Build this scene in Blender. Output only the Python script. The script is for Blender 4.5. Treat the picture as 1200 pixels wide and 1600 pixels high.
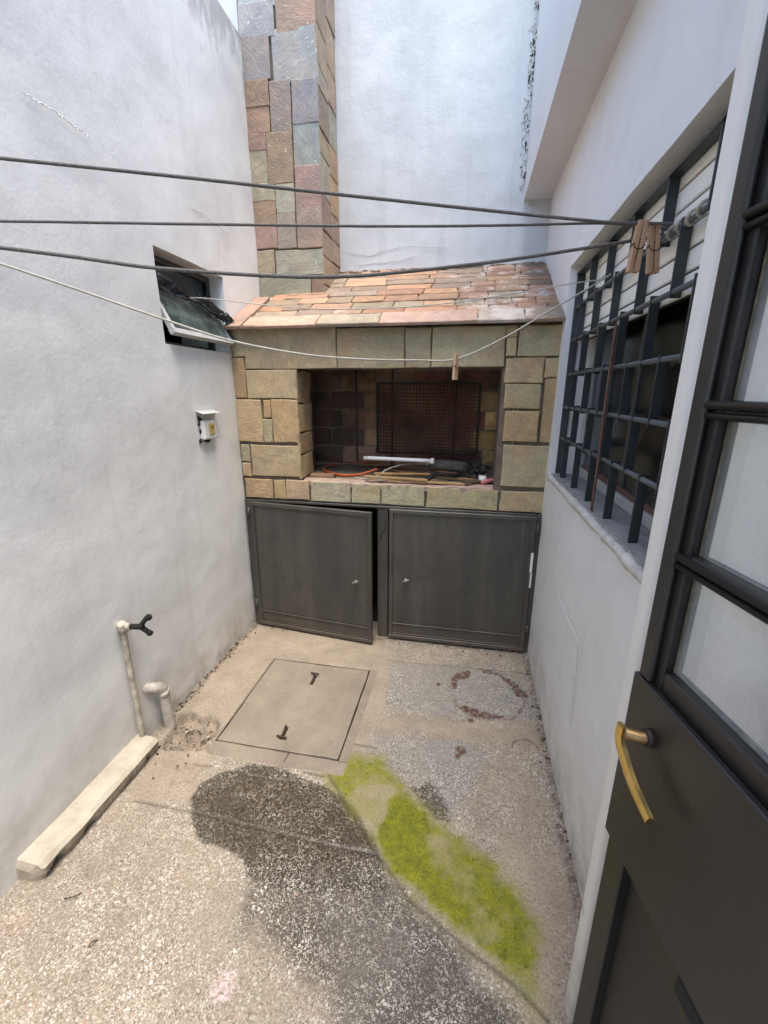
import bpy, bmesh, math, random
import numpy as np
from mathutils import Vector, Matrix, noise
rad = math.radians
random.seed(7)
for o in list(bpy.data.objects): bpy.data.objects.remove(o)
S = bpy.context.scene
COL = S.collection

# ------------------------------------------------------------------ camera
CAM_H, FPX, TILT, YAW, ROLL = 1.55, 667.6, rad(15.94), rad(10.79), rad(.16)
fw = np.array([-math.sin(YAW)*math.cos(TILT), math.cos(YAW)*math.cos(TILT), -math.sin(TILT)])
rt = np.array([math.cos(YAW), math.sin(YAW), 0.0]); up = np.cross(rt, fw)
rt, up = math.cos(ROLL)*rt + math.sin(ROLL)*up, math.cos(ROLL)*up - math.sin(ROLL)*rt
cam = bpy.data.cameras.new('camera'); camo = bpy.data.objects.new('camera', cam); COL.objects.link(camo)
cam.sensor_fit = 'VERTICAL'; cam.sensor_height = 36.0; cam.lens = 36.0*FPX/1600; cam.clip_start = .01; cam.clip_end = 500
camo.matrix_world = Matrix(((rt[0], up[0], -fw[0], 0), (rt[1], up[1], -fw[1], 0), (rt[2], up[2], -fw[2], CAM_H), (0, 0, 0, 1)))
S.camera = camo
S.render.resolution_x, S.render.resolution_y = 768, 1024

# ------------------------------------------------------------------ sky, sun, exposure
SUN_EL, SUN_AZ = rad(75), rad(150)      # azimuth clockwise from +Y: soft high light from the right, behind the camera
W = bpy.data.worlds.new('World'); S.world = W; W.use_nodes = True
wn = W.node_tree; bg = wn.nodes['Background']
sky = wn.nodes.new('ShaderNodeTexSky'); sky.sky_type = 'NISHITA'; sky.sun_disc = False
sky.sun_elevation = SUN_EL; sky.sun_rotation = SUN_AZ; sky.air_density = 1.0; sky.dust_density = .9; sky.ozone_density = 1.0
wn.links.new(sky.outputs[0], bg.inputs[0]); bg.inputs[1].default_value = .13
sun = bpy.data.lights.new('sun', 'SUN'); sun.energy = 1.5; sun.angle = rad(35); sun.color = (1, .91, .78)
suno = bpy.data.objects.new('sun', sun); COL.objects.link(suno)
sd = Vector((math.sin(SUN_AZ)*math.cos(SUN_EL), math.cos(SUN_AZ)*math.cos(SUN_EL), math.sin(SUN_EL)))
suno.rotation_euler = sd.to_track_quat('Z', 'Y').to_euler(); suno.location = (0, 0, 6)
S.view_settings.view_transform = 'Standard'; S.view_settings.look = 'None'
S.view_settings.gamma = 1.0; S.view_settings.exposure = 2.2
S.view_settings.use_curve_mapping = False
S.render.engine = 'CYCLES'; S.cycles.use_adaptive_sampling = True; S.cycles.adaptive_threshold = .015
S.cycles.max_bounces = 8; S.cycles.diffuse_bounces = 4; S.cycles.glossy_bounces = 2; S.cycles.transparent_max_bounces = 8
S.cycles.caustics_reflective = False; S.cycles.caustics_refractive = False

# ------------------------------------------------------------------ pixel rays (photo 1200 x 1600) -> points on known planes
CP = np.array([0, 0, CAM_H])
def ray(x, y): return fw + rt*(x-600)/FPX - up*(y-800)/FPX
def on(x, y, ax, v):
    d = ray(x, y); s = (v - CP[ax])/d[ax]; return Vector(CP + s*d)
def onplane(x, y, p, n):
    d = ray(x, y); n = np.array(n); s = ((np.array(p)-CP) @ n)/(d @ n); return Vector(CP + s*d)

LW, RW, BACK, FACE, CHIM = -1.367, .438, 3.22, 2.42, 2.84

# ------------------------------------------------------------------ object helpers
def tag(o, label=None, cat=None, group=None, kind=None):
    if label: o['label'] = label
    if cat: o['category'] = cat
    if group: o['group'] = group
    if kind: o['kind'] = kind
    return o
def empty(name, loc, label=None, cat=None, group=None):
    o = bpy.data.objects.new(name, None); COL.objects.link(o); o.location = loc
    o.empty_display_size = .05
    return tag(o, label, cat, group)
def wloc(o):
    v = Vector((0, 0, 0))
    while o: v += o.location; o = o.parent
    return v
def link(name, me, mat, parent=None, loc=None, color=None):
    """mesh data is in world coords when loc is None (origin at the parent's), else local around loc (world)"""
    o = bpy.data.objects.new(name, me); COL.objects.link(o)
    if mat: 
        if not me.materials: me.materials.append(mat)
    pl = wloc(parent) if parent else Vector((0, 0, 0))
    if parent: o.parent = parent
    o.location = (Vector(loc) if loc is not None else Vector((0, 0, 0))) - pl
    if color: o.color = (*color, 1)
    return o
class MB:
    def __init__(s): s.bm = bmesh.new()
    def box(s, c, size, rot=None, bev=0, seg=1):
        m = Matrix.Translation(Vector(c)) @ (rot.to_4x4() if rot else Matrix.Identity(4)) @ Matrix.Diagonal((*size, 1))
        r = bmesh.ops.create_cube(s.bm, size=1, matrix=m)
        if bev:
            es = list({e for v in r['verts'] for e in v.link_edges})
            bmesh.ops.bevel(s.bm, geom=es, offset=bev, segments=seg, affect='EDGES', profile=.5)
        return s
    def bx(s, x0, x1, y0, y1, z0, z1, bev=0, seg=1):
        return s.box(((x0+x1)/2, (y0+y1)/2, (z0+z1)/2), (abs(x1-x0), abs(y1-y0), abs(z1-z0)), None, bev, seg)
    def bar(s, a, b, w, t, upv=(0, 0, 1), bev=0):
        a, b = Vector(a), Vector(b); d = (b-a); L = d.length; d.normalize(); u = Vector(upv)
        x = d.cross(u)
        if x.length < 1e-4: x = d.cross(Vector((1, 0, 0)))
        x.normalize(); z = x.cross(d)
        rot = Matrix((x, d, z)).transposed()
        return s.box((a+b)/2, (w, L, t), rot, bev)
    def tube(s, pts, r, n=10, cap=True, jit=0):
        pts = [Vector(p) for p in pts]; rings = []
        rr = r if isinstance(r, (list, tuple)) else [r]*len(pts)
        prev = None
        for i, p in enumerate(pts):
            t = (pts[min(i+1, len(pts)-1)] - pts[max(i-1, 0)]).normalized()
            if prev is None:
                x = t.orthogonal().normalized()
            else:
                x = (prev - t*prev.dot(t)).normalized()
            prev = x; y = t.cross(x)
            rings.append([s.bm.verts.new(p + (x*math.cos(2*math.pi*k/n) + y*math.sin(2*math.pi*k/n))*(rr[i]*(1+random.uniform(-jit, jit)))) for k in range(n)])
        for a, b in zip(rings, rings[1:]):
            for k in range(n): 
                f = s.bm.faces.new((a[k], a[(k+1) % n], b[(k+1) % n], b[k])); f.smooth = True
        if cap: s.bm.faces.new(rings[0][::-1]); s.bm.faces.new(rings[-1])
        return s
    def prism(s, poly, vec):
        a = [s.bm.verts.new(Vector(p)) for p in poly]; b = [s.bm.verts.new(Vector(p)+Vector(vec)) for p in poly]
        s.bm.faces.new(a); s.bm.faces.new(b[::-1])
        for i in range(len(a)): s.bm.faces.new((a[i], b[i], b[(i+1) % len(a)], a[(i+1) % len(a)]))
        return s
    def sphere(s, c, r, sc=(1, 1, 1), sub=2, jit=0):
        m = Matrix.Translation(Vector(c)) @ Matrix.Diagonal((*sc, 1))
        q = bmesh.ops.create_icosphere(s.bm, subdivisions=sub, radius=r, matrix=m)
        for v in q['verts']:
            if jit: v.co += Vector((random.uniform(-1, 1), random.uniform(-1, 1), random.uniform(-1, 1)))*jit
            for f in v.link_faces: f.smooth = True
        return s
    def build(s, name, mat, parent=None, color=None, origin=None):
        bmesh.ops.recalc_face_normals(s.bm, faces=s.bm.faces)
        if not s.bm.verts: origin = origin or (0, 0, 0)
        if origin is None:
            zs = [v.co for v in s.bm.verts]
            origin = Vector((sum(v.x for v in zs)/len(zs), sum(v.y for v in zs)/len(zs), min(v.z for v in zs)))
        origin = Vector(origin)
        bmesh.ops.translate(s.bm, vec=-origin, verts=s.bm.verts)
        me = bpy.data.meshes.new(name); s.bm.to_mesh(me); s.bm.free()
        return link(name, me, mat, parent, origin, color)
def clone(o, parent, loc, rot=None, color=None):
    c = o.copy(); COL.objects.link(c); c.parent = parent
    c.location = Vector(loc) - (wloc(parent) if parent else Vector((0, 0, 0)))
    if rot: c.rotation_euler = rot
    if color: c.color = (*color, 1)
    return c
def smooth_path(pts, n=8):
    """Catmull-Rom through the points"""
    P = [Vector(p) for p in pts]; P = [2*P[0]-P[1]] + P + [2*P[-1]-P[-2]]; out = []
    for i in range(1, len(P)-2):
        for k in range(n):
            t = k/n
            out.append(.5*((2*P[i]) + (P[i+1]-P[i-1])*t + (2*P[i-1]-5*P[i]+4*P[i+1]-P[i+2])*t*t + (3*P[i]-P[i-1]-3*P[i+1]+P[i+2])*t**3))
    out.append(P[-2]); return out

# ------------------------------------------------------------------ materials
class NT:
    def __init__(s, name):
        s.m = bpy.data.materials.new(name); s.m.use_nodes = True; s.t = s.m.node_tree; s.b = s.t.nodes['Principled BSDF']
        s.geo = s.t.nodes.new('ShaderNodeNewGeometry'); s.pos = s.geo.outputs['Position']
    def N(s, t, **kw):
        n = s.t.nodes.new(t)
        for k, v in kw.items():
            if k.startswith('i_'):
                key = k[2:]; key = int(key) if key.isdigit() else key.replace('_', ' ')
                s.put(n.inputs[key], v)
            else: setattr(n, k, v)
        return n
    def put(s, inp, v):
        if isinstance(v, bpy.types.NodeSocket): s.t.links.new(v, inp)
        elif isinstance(v, tuple) and len(v) == 3 and inp.type == 'RGBA': inp.default_value = (*v, 1)
        else: inp.default_value = v
    def noise(s, scale, detail=4, rough=.55, vec=None, dist=0, out='Fac'):
        n = s.N('ShaderNodeTexNoise', i_Scale=scale, i_Detail=detail, i_Roughness=rough, i_Distortion=dist)
        s.put(n.inputs['Vector'], vec or s.pos); return n.outputs[out]
    def scaled(s, sc, off=None):
        m = s.N('ShaderNodeMapping'); s.put(m.inputs['Vector'], s.pos); m.inputs['Scale'].default_value = sc
        if off is not None: s.put(m.inputs['Location'], off)
        return m.outputs[0]
    def ramp(s, f, a, b, va=0.0, vb=1.0):
        n = s.N('ShaderNodeMapRange', i_From_Min=a, i_From_Max=b, i_To_Min=va, i_To_Max=vb); n.clamp = True
        s.put(n.inputs['Value'], f); return n.outputs[0]
    def mix(s, f, a, b, mode='MIX'):
        n = s.N('ShaderNodeMix', data_type='RGBA', blend_type=mode)
        s.put(n.inputs[0], f); s.put(n.inputs[6], a); s.put(n.inputs[7], b); return n.outputs[2]
    def math(s, op, a, b=0.0):
        n = s.N('ShaderNodeMath', operation=op); s.put(n.inputs[0], a); s.put(n.inputs[1], b); return n.outputs[0]
    def attr(s, name): return s.N('ShaderNodeAttribute', attribute_name=name).outputs['Fac']
    def bump(s, h, strength=.5, dist=.002, prev=None):
        n = s.N('ShaderNodeBump', i_Strength=strength, i_Distance=dist); s.put(n.inputs['Height'], h)
        if prev: s.put(n.inputs['Normal'], prev)
        return n.outputs[0]
    def fin(s, col, rough=.7, normal=None, metal=0.0, **kw):
        s.put(s.b.inputs['Base Color'], col); s.put(s.b.inputs['Roughness'], rough); s.put(s.b.inputs['Metallic'], metal)
        if normal: s.put(s.b.inputs['Normal'], normal)
        for k, v in kw.items(): s.put(s.b.inputs[k.replace('_', ' ')], v)
        return s.m

def plaster(name, base, grime, amount=.35, bump=.6, streak=True, mould=False):
    n = NT(name)
    big = n.noise(1.7, 3, .6); mid = n.noise(9, 3, .65); fine = n.noise(75, 2, .6); grit = n.noise(260, 1, .5)
    st = n.noise(1.0, 5, .6, n.scaled((11, 11, .9)))
    f = n.math('MULTIPLY', n.ramp(big, .42, .72), amount)
    col = n.mix(f, base, grime)
    if streak:
        col = n.mix(n.math('MULTIPLY', n.ramp(st, .55, .8), amount*.8), col, grime)
    col = n.mix(n.math('MULTIPLY', n.ramp(mid, .55, .75), .12), col, tuple(c*.6 for c in grime))
    sp = n.noise(38, 3, .7)
    col = n.mix(n.ramp(sp, .735, .78, 0, .55), col, (.22, .2, .17))
    if mould:
        zt = n.N('ShaderNodeSeparateXYZ', i_0=n.pos).outputs[2]
        mf = n.ramp(n.math('ADD', n.noise(7, 5, .75, n.scaled((1, 1, .45))), n.ramp(zt, 2.7, 3.45, -.25, .12)), .52, .68, 0, .6)
        col = n.mix(mf, col, (.27, .26, .235))
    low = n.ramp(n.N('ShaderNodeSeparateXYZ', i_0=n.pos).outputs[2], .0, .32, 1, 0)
    col = n.mix(n.math('MULTIPLY', low, n.ramp(mid, .32, .66, .08, .75)), col, (.36, .31, .24))  # splash dirt at the wall foot, with contact shadow put into the colour
    h = n.math('ADD', n.math('MULTIPLY', n.noise(20, 3, .6), .006), n.math('ADD', n.math('MULTIPLY', fine, .0028), n.math('MULTIPLY', grit, .0007)))
    b = n.bump(h, bump*.5, 1.0)
    return n.fin(col, .72, b)
M = {}
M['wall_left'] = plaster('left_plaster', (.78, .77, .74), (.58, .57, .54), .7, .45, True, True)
M['wall_back'] = plaster('back_plaster', (.57, .58, .58), (.42, .425, .41), .9)
M['wall_right'] = plaster('right_plaster', (.78, .775, .76), (.60, .59, .56), .4, .8)
M['upper'] = plaster('upper_plaster', (.66, .66, .65), (.52, .51, .49), .3, .5)
M['smooth_white'] = plaster('pier_paint', (.80, .78, .73), (.66, .63, .56), .3, .12, False)

def stone_mat(name, contrast=.7, bump=1.0, orange=.5):
    n = NT(name); oi = n.N('ShaderNodeObjectInfo')
    r = oi.outputs['Random']; off = n.math('MULTIPLY', r, 37.0)
    cmb = n.N('ShaderNodeCombineXYZ', i_X=off, i_Y=off, i_Z=off).outputs[0]
    p = n.N('ShaderNodeVectorMath', operation='ADD', i_0=n.pos, i_1=cmb).outputs[0]
    rot = n.N('ShaderNodeVectorRotate', rotation_type='AXIS_ANGLE', i_Vector=p, i_Angle=n.math('MULTIPLY', r, 6.28)); rot.inputs['Axis'].default_value = (0, 1, .0)
    p2 = n.N('ShaderNodeMapping', i_Vector=rot.outputs[0]); p2.inputs['Scale'].default_value = (1, 1, 4.5)
    a = n.noise(8, 4, .62, p, .8); b = n.noise(24, 4, .65, p2.outputs[0], 1.2); c = n.noise(90, 2, .6, p)
    base = oi.outputs['Color']
    hs = n.N('ShaderNodeHueSaturation', i_Color=base, i_Value=.76, i_Saturation=.9)
    col = n.mix(n.ramp(a, .38, .62), base, hs.outputs[0])
    col = n.mix(n.ramp(n.noise(5, 3, .5, p), .54, .68, 0, orange), col, (.42, .24, .12))
    lt = n.N('ShaderNodeHueSaturation', i_Color=col, i_Value=1.5, i_Saturation=.85)
    col = n.mix(n.ramp(b, .5, .72, 0, contrast), col, lt.outputs[0])
    col = n.mix(n.ramp(c, .56, .75, 0, .4), col, n.N('ShaderNodeHueSaturation', i_Color=col, i_Value=.55).outputs[0])
    h = n.math('ADD', n.math('MULTIPLY', a, .006), n.math('ADD', n.math('MULTIPLY', b, .006), n.math('MULTIPLY', c, .0014)))
    bb = n.bump(h, .9*bump, 1.0)
    return n, col, bb, p
n, col, bb, p = stone_mat('slate_stone'); M['stone'] = n.fin(col, .68, bb)
n, col, bb, p = stone_mat('chimney_stone', .5, .9, .2)
sp = n.noise(55, 2, .4, n.pos); sp2 = n.noise(4, 2, .5, n.pos)
col = n.mix(n.math('MULTIPLY', n.ramp(sp, .70, .73), n.ramp(sp2, .5, .62)), col, (.75, .74, .7)); M['chimney_stone'] = n.fin(col, .7, bb)
n, col, bb, p = stone_mat('roof_tile', .5, .7, .25)
# lime bloom spilled over the tiles
lime = n.noise(6, 6, .7); xs = n.N('ShaderNodeSeparateXYZ', i_0=n.pos).outputs[0]
near = n.math('MULTIPLY', n.ramp(xs, -.25, .1), n.ramp(xs, .45, .25))
lf = n.ramp(n.math('ADD', lime, n.math('MULTIPLY', near, .14)), .62, .74, 0, .75)
col = n.mix(lf, col, (.60, .53, .47)); M['roof_tile'] = n.fin(col, .8, bb)
def simple(name, c, rough=.6, metal=0.0, var=.25, sc=20, bump=.2, bsc=80, **kw):
    n = NT(name); f = n.noise(sc, 5, .6)
    col = n.mix(n.ramp(f, .35, .7), c, tuple(x*(1-var) for x in c)); b = n.bump(n.noise(bsc, 4, .6), bump, .002)
    return n.fin(col, rough, b, metal, **kw)
M['grout'] = simple('dark_grout', (.17, .135, .10), .9, 0, .5, 15, .8)
M['lime_grout'] = simple('pale_mortar', (.42, .34, .27), .9, 0, .4, 9, .8, 60)
M['soot_grout'] = simple('firebox_mortar', (.38, .30, .20), .9, 0, .8, 4, .8)
M['black'] = simple('black_cavity', (.012, .011, .01), .9)
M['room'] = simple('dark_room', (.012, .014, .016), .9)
# firebox bricks: per brick colour, soot blotches
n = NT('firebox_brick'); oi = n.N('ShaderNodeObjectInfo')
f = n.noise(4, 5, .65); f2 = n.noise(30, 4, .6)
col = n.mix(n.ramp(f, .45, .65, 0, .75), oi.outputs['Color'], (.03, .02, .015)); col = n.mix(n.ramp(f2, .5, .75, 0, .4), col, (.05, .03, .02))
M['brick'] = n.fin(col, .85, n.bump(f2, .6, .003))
# grey painted steel of the cabinet doors
n = NT('grey_door_paint'); v = n.noise(1.0, 5, .65, n.scaled((8, 8, .8))); s1 = n.noise(5, 5, .6); d = n.noise(60, 3, .7)
col = n.mix(n.ramp(v, .4, .75), (.044, .041, .036), (.088, .080, .064)); col = n.mix(n.ramp(s1, .5, .7, 0, .75), col, (.036, .032, .027)); col = n.mix(n.ramp(n.noise(3, 3, .6), .58, .72, 0, .5), col, (.062, .040, .030))
col = n.mix(n.ramp(d, .72, .76, 0, .5), col, (.3, .28, .24))
xyz = n.N('ShaderNodeSeparateXYZ', i_0=n.pos)
zz = xyz.outputs[2]
dr = n.ramp(n.noise(1.0, 3, .6, n.scaled((45, 45, .5))), .66, .74, 0, .35)
col = n.mix(n.math('MULTIPLY', dr, n.ramp(xyz.outputs[0], .2, .24)), col, (.34, .33, .3))
col = n.mix(n.math('MULTIPLY', n.ramp(zz, .14, .0), n.ramp(s1, .3, .7, .2, .8)), col, (.12, .085, .06))
M['door_grey'] = n.fin(col, n.ramp(s1, .3, .7, .38, .55), n.bump(n.noise(14, 3, .5), .12, .006), 0.0, Specular_IOR_Level=.6)
# near-black gloss paint of the glazed door
n = NT('black_door_paint'); a = n.noise(120, 3, .7); b = n.noise(3, 4, .6); c2 = n.noise(26, 4, .7)
col = n.mix(n.ramp(b, .4, .7), (.0115, .011, .0105), (.021, .0195, .018)); col = n.mix(n.ramp(a, .74, .78, 0, .6), col, (.45, .42, .36))
col = n.mix(n.ramp(c2, .68, .75, 0, .5), col, (.085, .06, .045))
M['door_black'] = n.fin(col, n.ramp(b, .3, .7, .3, .45), n.bump(n.noise(25, 2), .15, .004), 0.0)
M['grille'] = simple('grille_paint', (.030, .037, .040), .45, 0, .3, 12, .25)
M['rod'] = simple('lit_rod_paint', (.095, .105, .108), .45, 0, .3, 12, .25)  # lighter grey than the flats, standing in for the highlight on the rods
M['rust'] = simple('rusty_iron', (.075, .042, .027), .85, 0, .6, 40, .8, 200)
M['rust_pink'] = simple('rusty_paint', (.17, .085, .06), .75, 0, .5, 60, .6, 200)
M['dark_iron'] = simple('dark_iron', (.03, .02, .016), .7, .2, .4, 60, .5, 200)
M['zinc'] = simple('galvanised', (.36, .35, .33), .4, .6, .4, 60, .3)
M['white_plastic'] = simple('white_plastic', (.78, .77, .72), .4, 0, .15, 20, .05)
M['old_plastic'] = simple('aged_white_pipe', (.58, .51, .41), .6, 0, .6, 26, .5)
M['pvc'] = simple('pale_pipe', (.60, .54, .46), .5, 0, .45, 22, .3)
M['yellow'] = simple('yellow_socket', (.55, .42, .14), .5, 0, .3, 60, .05)
M['shutter'] = simple('cream_shutter', (.90, .88, .80), .5, 0, .05, 8, .1)
M['curtain'] = simple('cream_curtain', (.58, .55, .44), .8, 0, .2, 8, .2)
M['frame_white'] = simple('grey_white_frame', (.48, .48, .46), .5, 0, .3, 20, .2)
M['frame_dark'] = simple('dark_window_frame', (.05, .055, .058), .5, 0, .3, 20, .2)
M['brass'] = simple('brass', (.74, .52, .17), .24, 1.0, .25, 30, .05)
M['brass_dull'] = simple('dull_brass', (.30, .19, .09), .45, .8, .3, 60, .2)
M['rope_grey'] = simple('grey_rope', (.16, .15, .14), .85, 0, .4, 150, .8, 600)
M['rope_pale'] = simple('pale_rope', (.50, .47, .40), .8, 0, .3, 150, .8, 600)
M['orange'] = simple('orange_cable', (.55, .10, .025), .4, 0, .25, 40, .1)
M['green'] = simple('green_plastic', (.05, .25, .16), .5)
M['pink'] = simple('pink_plastic', (.62, .22, .24), .5)
M['ash'] = simple('ash', (.12, .105, .085), .95, 0, .6, 60, 1, 150)
M['log'] = simple('grey_log', (.15, .13, .11), .9, 0, .55, 50, 1, 120)
M['rag'] = simple('dark_plastic_rag', (.035, .042, .05), .45, 0, .5, 20, .6, 40)
M['sheet_metal'] = simple('sheet_metal', (.62, .62, .60), .4, .2, .2, 30, .1)
M['leaf'] = simple('dry_debris', (.06, .035, .022), .9, 0, .5, 90, .5)
M['crack'] = simple('crack_line', (.46, .45, .42), .9)
M['crack_pale'] = simple('pale_crack', (.80, .80, .78), .8)
n = NT('peg_wood'); g = n.noise(60, 5, .6, n.scaled((1, 1, .12))); 
M['peg'] = n.fin(n.mix(n.ramp(g, .35, .7), (.42, .24, .13), (.56, .37, .23)), .65, n.bump(g, .4, .002))
n = NT('stick_wood'); oi = n.N('ShaderNodeObjectInfo'); g = n.noise(40, 5, .6, n.scaled((.3, 1, 1)))
M['stick'] = n.fin(n.mix(n.ramp(g, .3, .7), oi.outputs['Color'], n.N('ShaderNodeHueSaturation', i_Color=oi.outputs['Color'], i_Value=.5).outputs[0]), .7, n.bump(g, .5, .002))
def glass(name, tint, rough, milk, mtint):
    n = NT(name); 
    out = n.t.nodes['Material Output']
    tr = n.N('ShaderNodeBsdfTransparent', i_Color=(*tint, 1)); 
    df = n.N('ShaderNodeBsdfDiffuse', i_Color=(*mtint, 1)); gl = n.N('ShaderNodeBsdfGlossy', i_Roughness=rough); gl.inputs['Color'].default_value = (1, 1, 1, 1)
    dirt = n.ramp(n.noise(6, 6, .7), .45, .75, milk*.5, milk*1.6)
    m1 = n.N('ShaderNodeMixShader'); n.put(m1.inputs[0], dirt); n.put(m1.inputs[1], tr.outputs[0]); n.put(m1.inputs[2], df.outputs[0])
    lw_ = n.N('ShaderNodeLayerWeight', i_Blend=.5); fr5 = n.math('POWER', lw_.outputs['Facing'], 5.0); fo = n.math('ADD', n.math('MULTIPLY', fr5, .8), .02); m2 = n.N('ShaderNodeMixShader'); n.put(m2.inputs[0], fo); n.put(m2.inputs[1], m1.outputs[0]); n.put(m2.inputs[2], gl.outputs[0])
    n.t.links.new(m2.outputs[0], out.inputs[0]); return n.m
M['glass_door'] = glass('old_glass', (.98, .985, .98), .08, .22, (.85, .845, .80))
M['glass_dark'] = glass('window_glass', (.6, .66, .70), .2, .02, (.2, .22, .22))
M['glass_rib'] = glass('ribbed_glass', (.62, .70, .68), .25, .62, (.62, .72, .67))
_n = M['glass_rib'].node_tree; _d = [q for q in _n.nodes if q.type == 'BSDF_DIFFUSE'][0]; _g = _n.nodes.new('ShaderNodeNewGeometry')
_v = _n.nodes.new('ShaderNodeVectorMath'); _v.operation = 'DOT_PRODUCT'; _n.links.new(_g.outputs['Position'], _v.inputs[0]); _v.inputs[1].default_value = (.463, 0, -.886)
_m = _n.nodes.new('ShaderNodeMath'); _m.operation = 'MULTIPLY'; _m.inputs[1].default_value = 520.0; _n.links.new(_v.outputs['Value'], _m.inputs[0])
_s = _n.nodes.new('ShaderNodeMath'); _s.operation = 'SINE'; _n.links.new(_m.outputs[0], _s.inputs[0])
_r = _n.nodes.new('ShaderNodeMapRange'); _r.inputs['From Min'].default_value = -.9; _r.inputs['From Max'].default_value = -.2; _n.links.new(_s.outputs[0], _r.inputs['Value'])
_x = _n.nodes.new('ShaderNodeMix'); _x.data_type = 'RGBA'; _x.inputs[6].default_value = (.26, .33, .30, 1); _x.inputs[7].default_value = (.62, .72, .67, 1); _n.links.new(_r.outputs[0], _x.inputs[0]); _n.links.new(_x.outputs[2], _d.inputs['Color'])  # dark stripes in the colour stand in for shading between the ribs

# ------------------------------------------------------------------ floor: one displaced sheet with stain masks
def vnoise(x, y, seed=0):
    xi, yi = np.floor(x).astype(np.int64), np.floor(y).astype(np.int64); fx, fy = x-xi, y-yi
    fx, fy = fx*fx*(3-2*fx), fy*fy*(3-2*fy)
    def h(a, b):
        n_ = (a*374761393 + b*668265263 + seed*144665) & 0x7fffffff
        n_ = ((n_ ^ (n_ >> 13))*1274126177) & 0x7fffffff
        return ((n_ ^ (n_ >> 16)) & 0xffff)/65535.0
    return (h(xi, yi)*(1-fx)+h(xi+1, yi)*fx)*(1-fy) + (h(xi, yi+1)*(1-fx)+h(xi+1, yi+1)*fx)*fy
def fbm(x, y, f, seed=0, oct=4):
    v = 0; a = .5; 
    for k in range(oct): v = v + a*vnoise(x*f+17.3*k, y*f-9.1*k, seed+k); f *= 2.03; a *= .5
    return v/(1-.5**oct) - .5
def sdist(X, Y, poly):
    P = np.array(poly); Q = np.roll(P, -1, 0); d = np.full(X.shape, 1e9); ins = np.zeros(X.shape, bool)
    for (ax, ay), (bx_, by) in zip(P, Q):
        ex, ey = bx_-ax, by-ay; t = np.clip(((X-ax)*ex+(Y-ay)*ey)/(ex*ex+ey*ey+1e-12), 0, 1)
        d = np.minimum(d, np.hypot(X-ax-t*ex, Y-ay-t*ey))
        c = ((ay > Y) != (by > Y)) & (X < (bx_-ax)*(Y-ay)/((by-ay) if abs(by-ay) > 1e-9 else 1e-9)+ax); ins ^= c
    return np.where(ins, d, -d)
def ldist(X, Y, pts):
    d = np.full(X.shape, 1e9)
    for (ax, ay), (bx_, by) in zip(pts, pts[1:]):
        ex, ey = bx_-ax, by-ay; t = np.clip(((X-ax)*ex+(Y-ay)*ey)/(ex*ex+ey*ey+1e-12), 0, 1)
        d = np.minimum(d, np.hypot(X-ax-t*ex, Y-ay-t*ey))
    return d
def sst(v, a, b): t = np.clip((v-a)/(b-a), 0, 1); return t*t*(3-2*t)
def F(*pts): return [tuple(on(x, y, 2, 0)[:2]) for x, y in pts]
def F5(*pts): return F(*[(280+x/1.9355, 1180+y/1.9355) for x, y in pts])
step = .0068
xs_ = np.arange(-1.5, .60, step); ys_ = np.arange(-.6, 2.60, step)
X, Y = np.meshgrid(xs_, ys_)
wob = fbm(X, Y, 14, 3)*.05 + fbm(X, Y, 60, 5)*.022
def mask(poly, w=.012, amp=1.0, grow=0): return sst(sdist(X, Y, poly) + wob*amp + grow, -w, w)
wob2 = fbm(X, Y, 6, 71)*.10 + fbm(X, Y, 22, 72)*.06 + fbm(X, Y, 90, 73)*.03
wetA = sst(sdist(X, Y, F5((35, 130), (60, 90), (130, 50), (230, 25), (330, 45), (430, 90), (500, 130), (560, 200), (600, 270), (640, 370), (640, 420), (420, 420), (300, 400), (205, 370), (190, 310), (120, 285), (60, 255), (35, 200))) + wob*.55, -.006, .008)
wetB = sst(sdist(X, Y, F5((300, 330), (600, 290), (640, 370), (720, 440), (800, 510), (880, 600), (905, 690), (1035, 760), (1050, 900), (470, 900), (440, 740), (380, 670), (300, 600), (235, 520), (185, 545), (185, 440), (205, 370))) + wob2*.7, -.035, .045)
wet = np.maximum(wetA, wetB*np.clip(.86+fbm(X, Y, 5, 74)*.8, .45, 1))
wet2 = mask(F5((700, 100), (760, 85), (800, 130), (815, 200), (780, 205), (740, 160)), .01, .8)
wet = np.maximum(wet, wet2*.9)
damp = mask(F5((35, 130), (230, 25), (430, 90), (560, 200), (600, 270), (560, 330), (400, 330), (300, 330), (200, 320), (60, 255)), .06, 1.5)
moss = mask(F5((440, 62), (540, 0), (600, 8), (660, 80), (720, 130), (790, 210), (860, 270), (960, 340), (1040, 430), (1090, 520), (1090, 620), (1060, 700), (1010, 655), (960, 620), (870, 560), (800, 500), (740, 450), (700, 400), (640, 370), (605, 270), (570, 230), (520, 150)), .045, 1.2)
bare = mask(F5((520, 130), (580, 95), (655, 110), (620, 190), (600, 250), (560, 210)), .02, .8)
bare2 = mask(F5((770, 260), (830, 290), (900, 380), (930, 470), (900, 520), (850, 430), (790, 330)), .05, 1.2)
bare3 = mask(F5((740, 240), (800, 235), (820, 265), (770, 285)), .02, .8)
mtint = mask(F5((440, 62), (540, 0), (600, 8), (660, 80), (720, 130), (790, 210), (860, 270), (960, 340), (1040, 430), (1095, 540), (1100, 680), (1080, 800), (1010, 700), (960, 630), (870, 570), (800, 510), (740, 460), (640, 372), (605, 270), (570, 230), (520, 150)), .05, 1.3)
mossd = fbm(X, Y, 9, 11)*1.1 + fbm(X, Y, 45, 12)*.5
dens = np.clip(moss*(.72+mossd) - .75*bare - .3*bare2 - .4*bare3, 0, 1)
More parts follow.
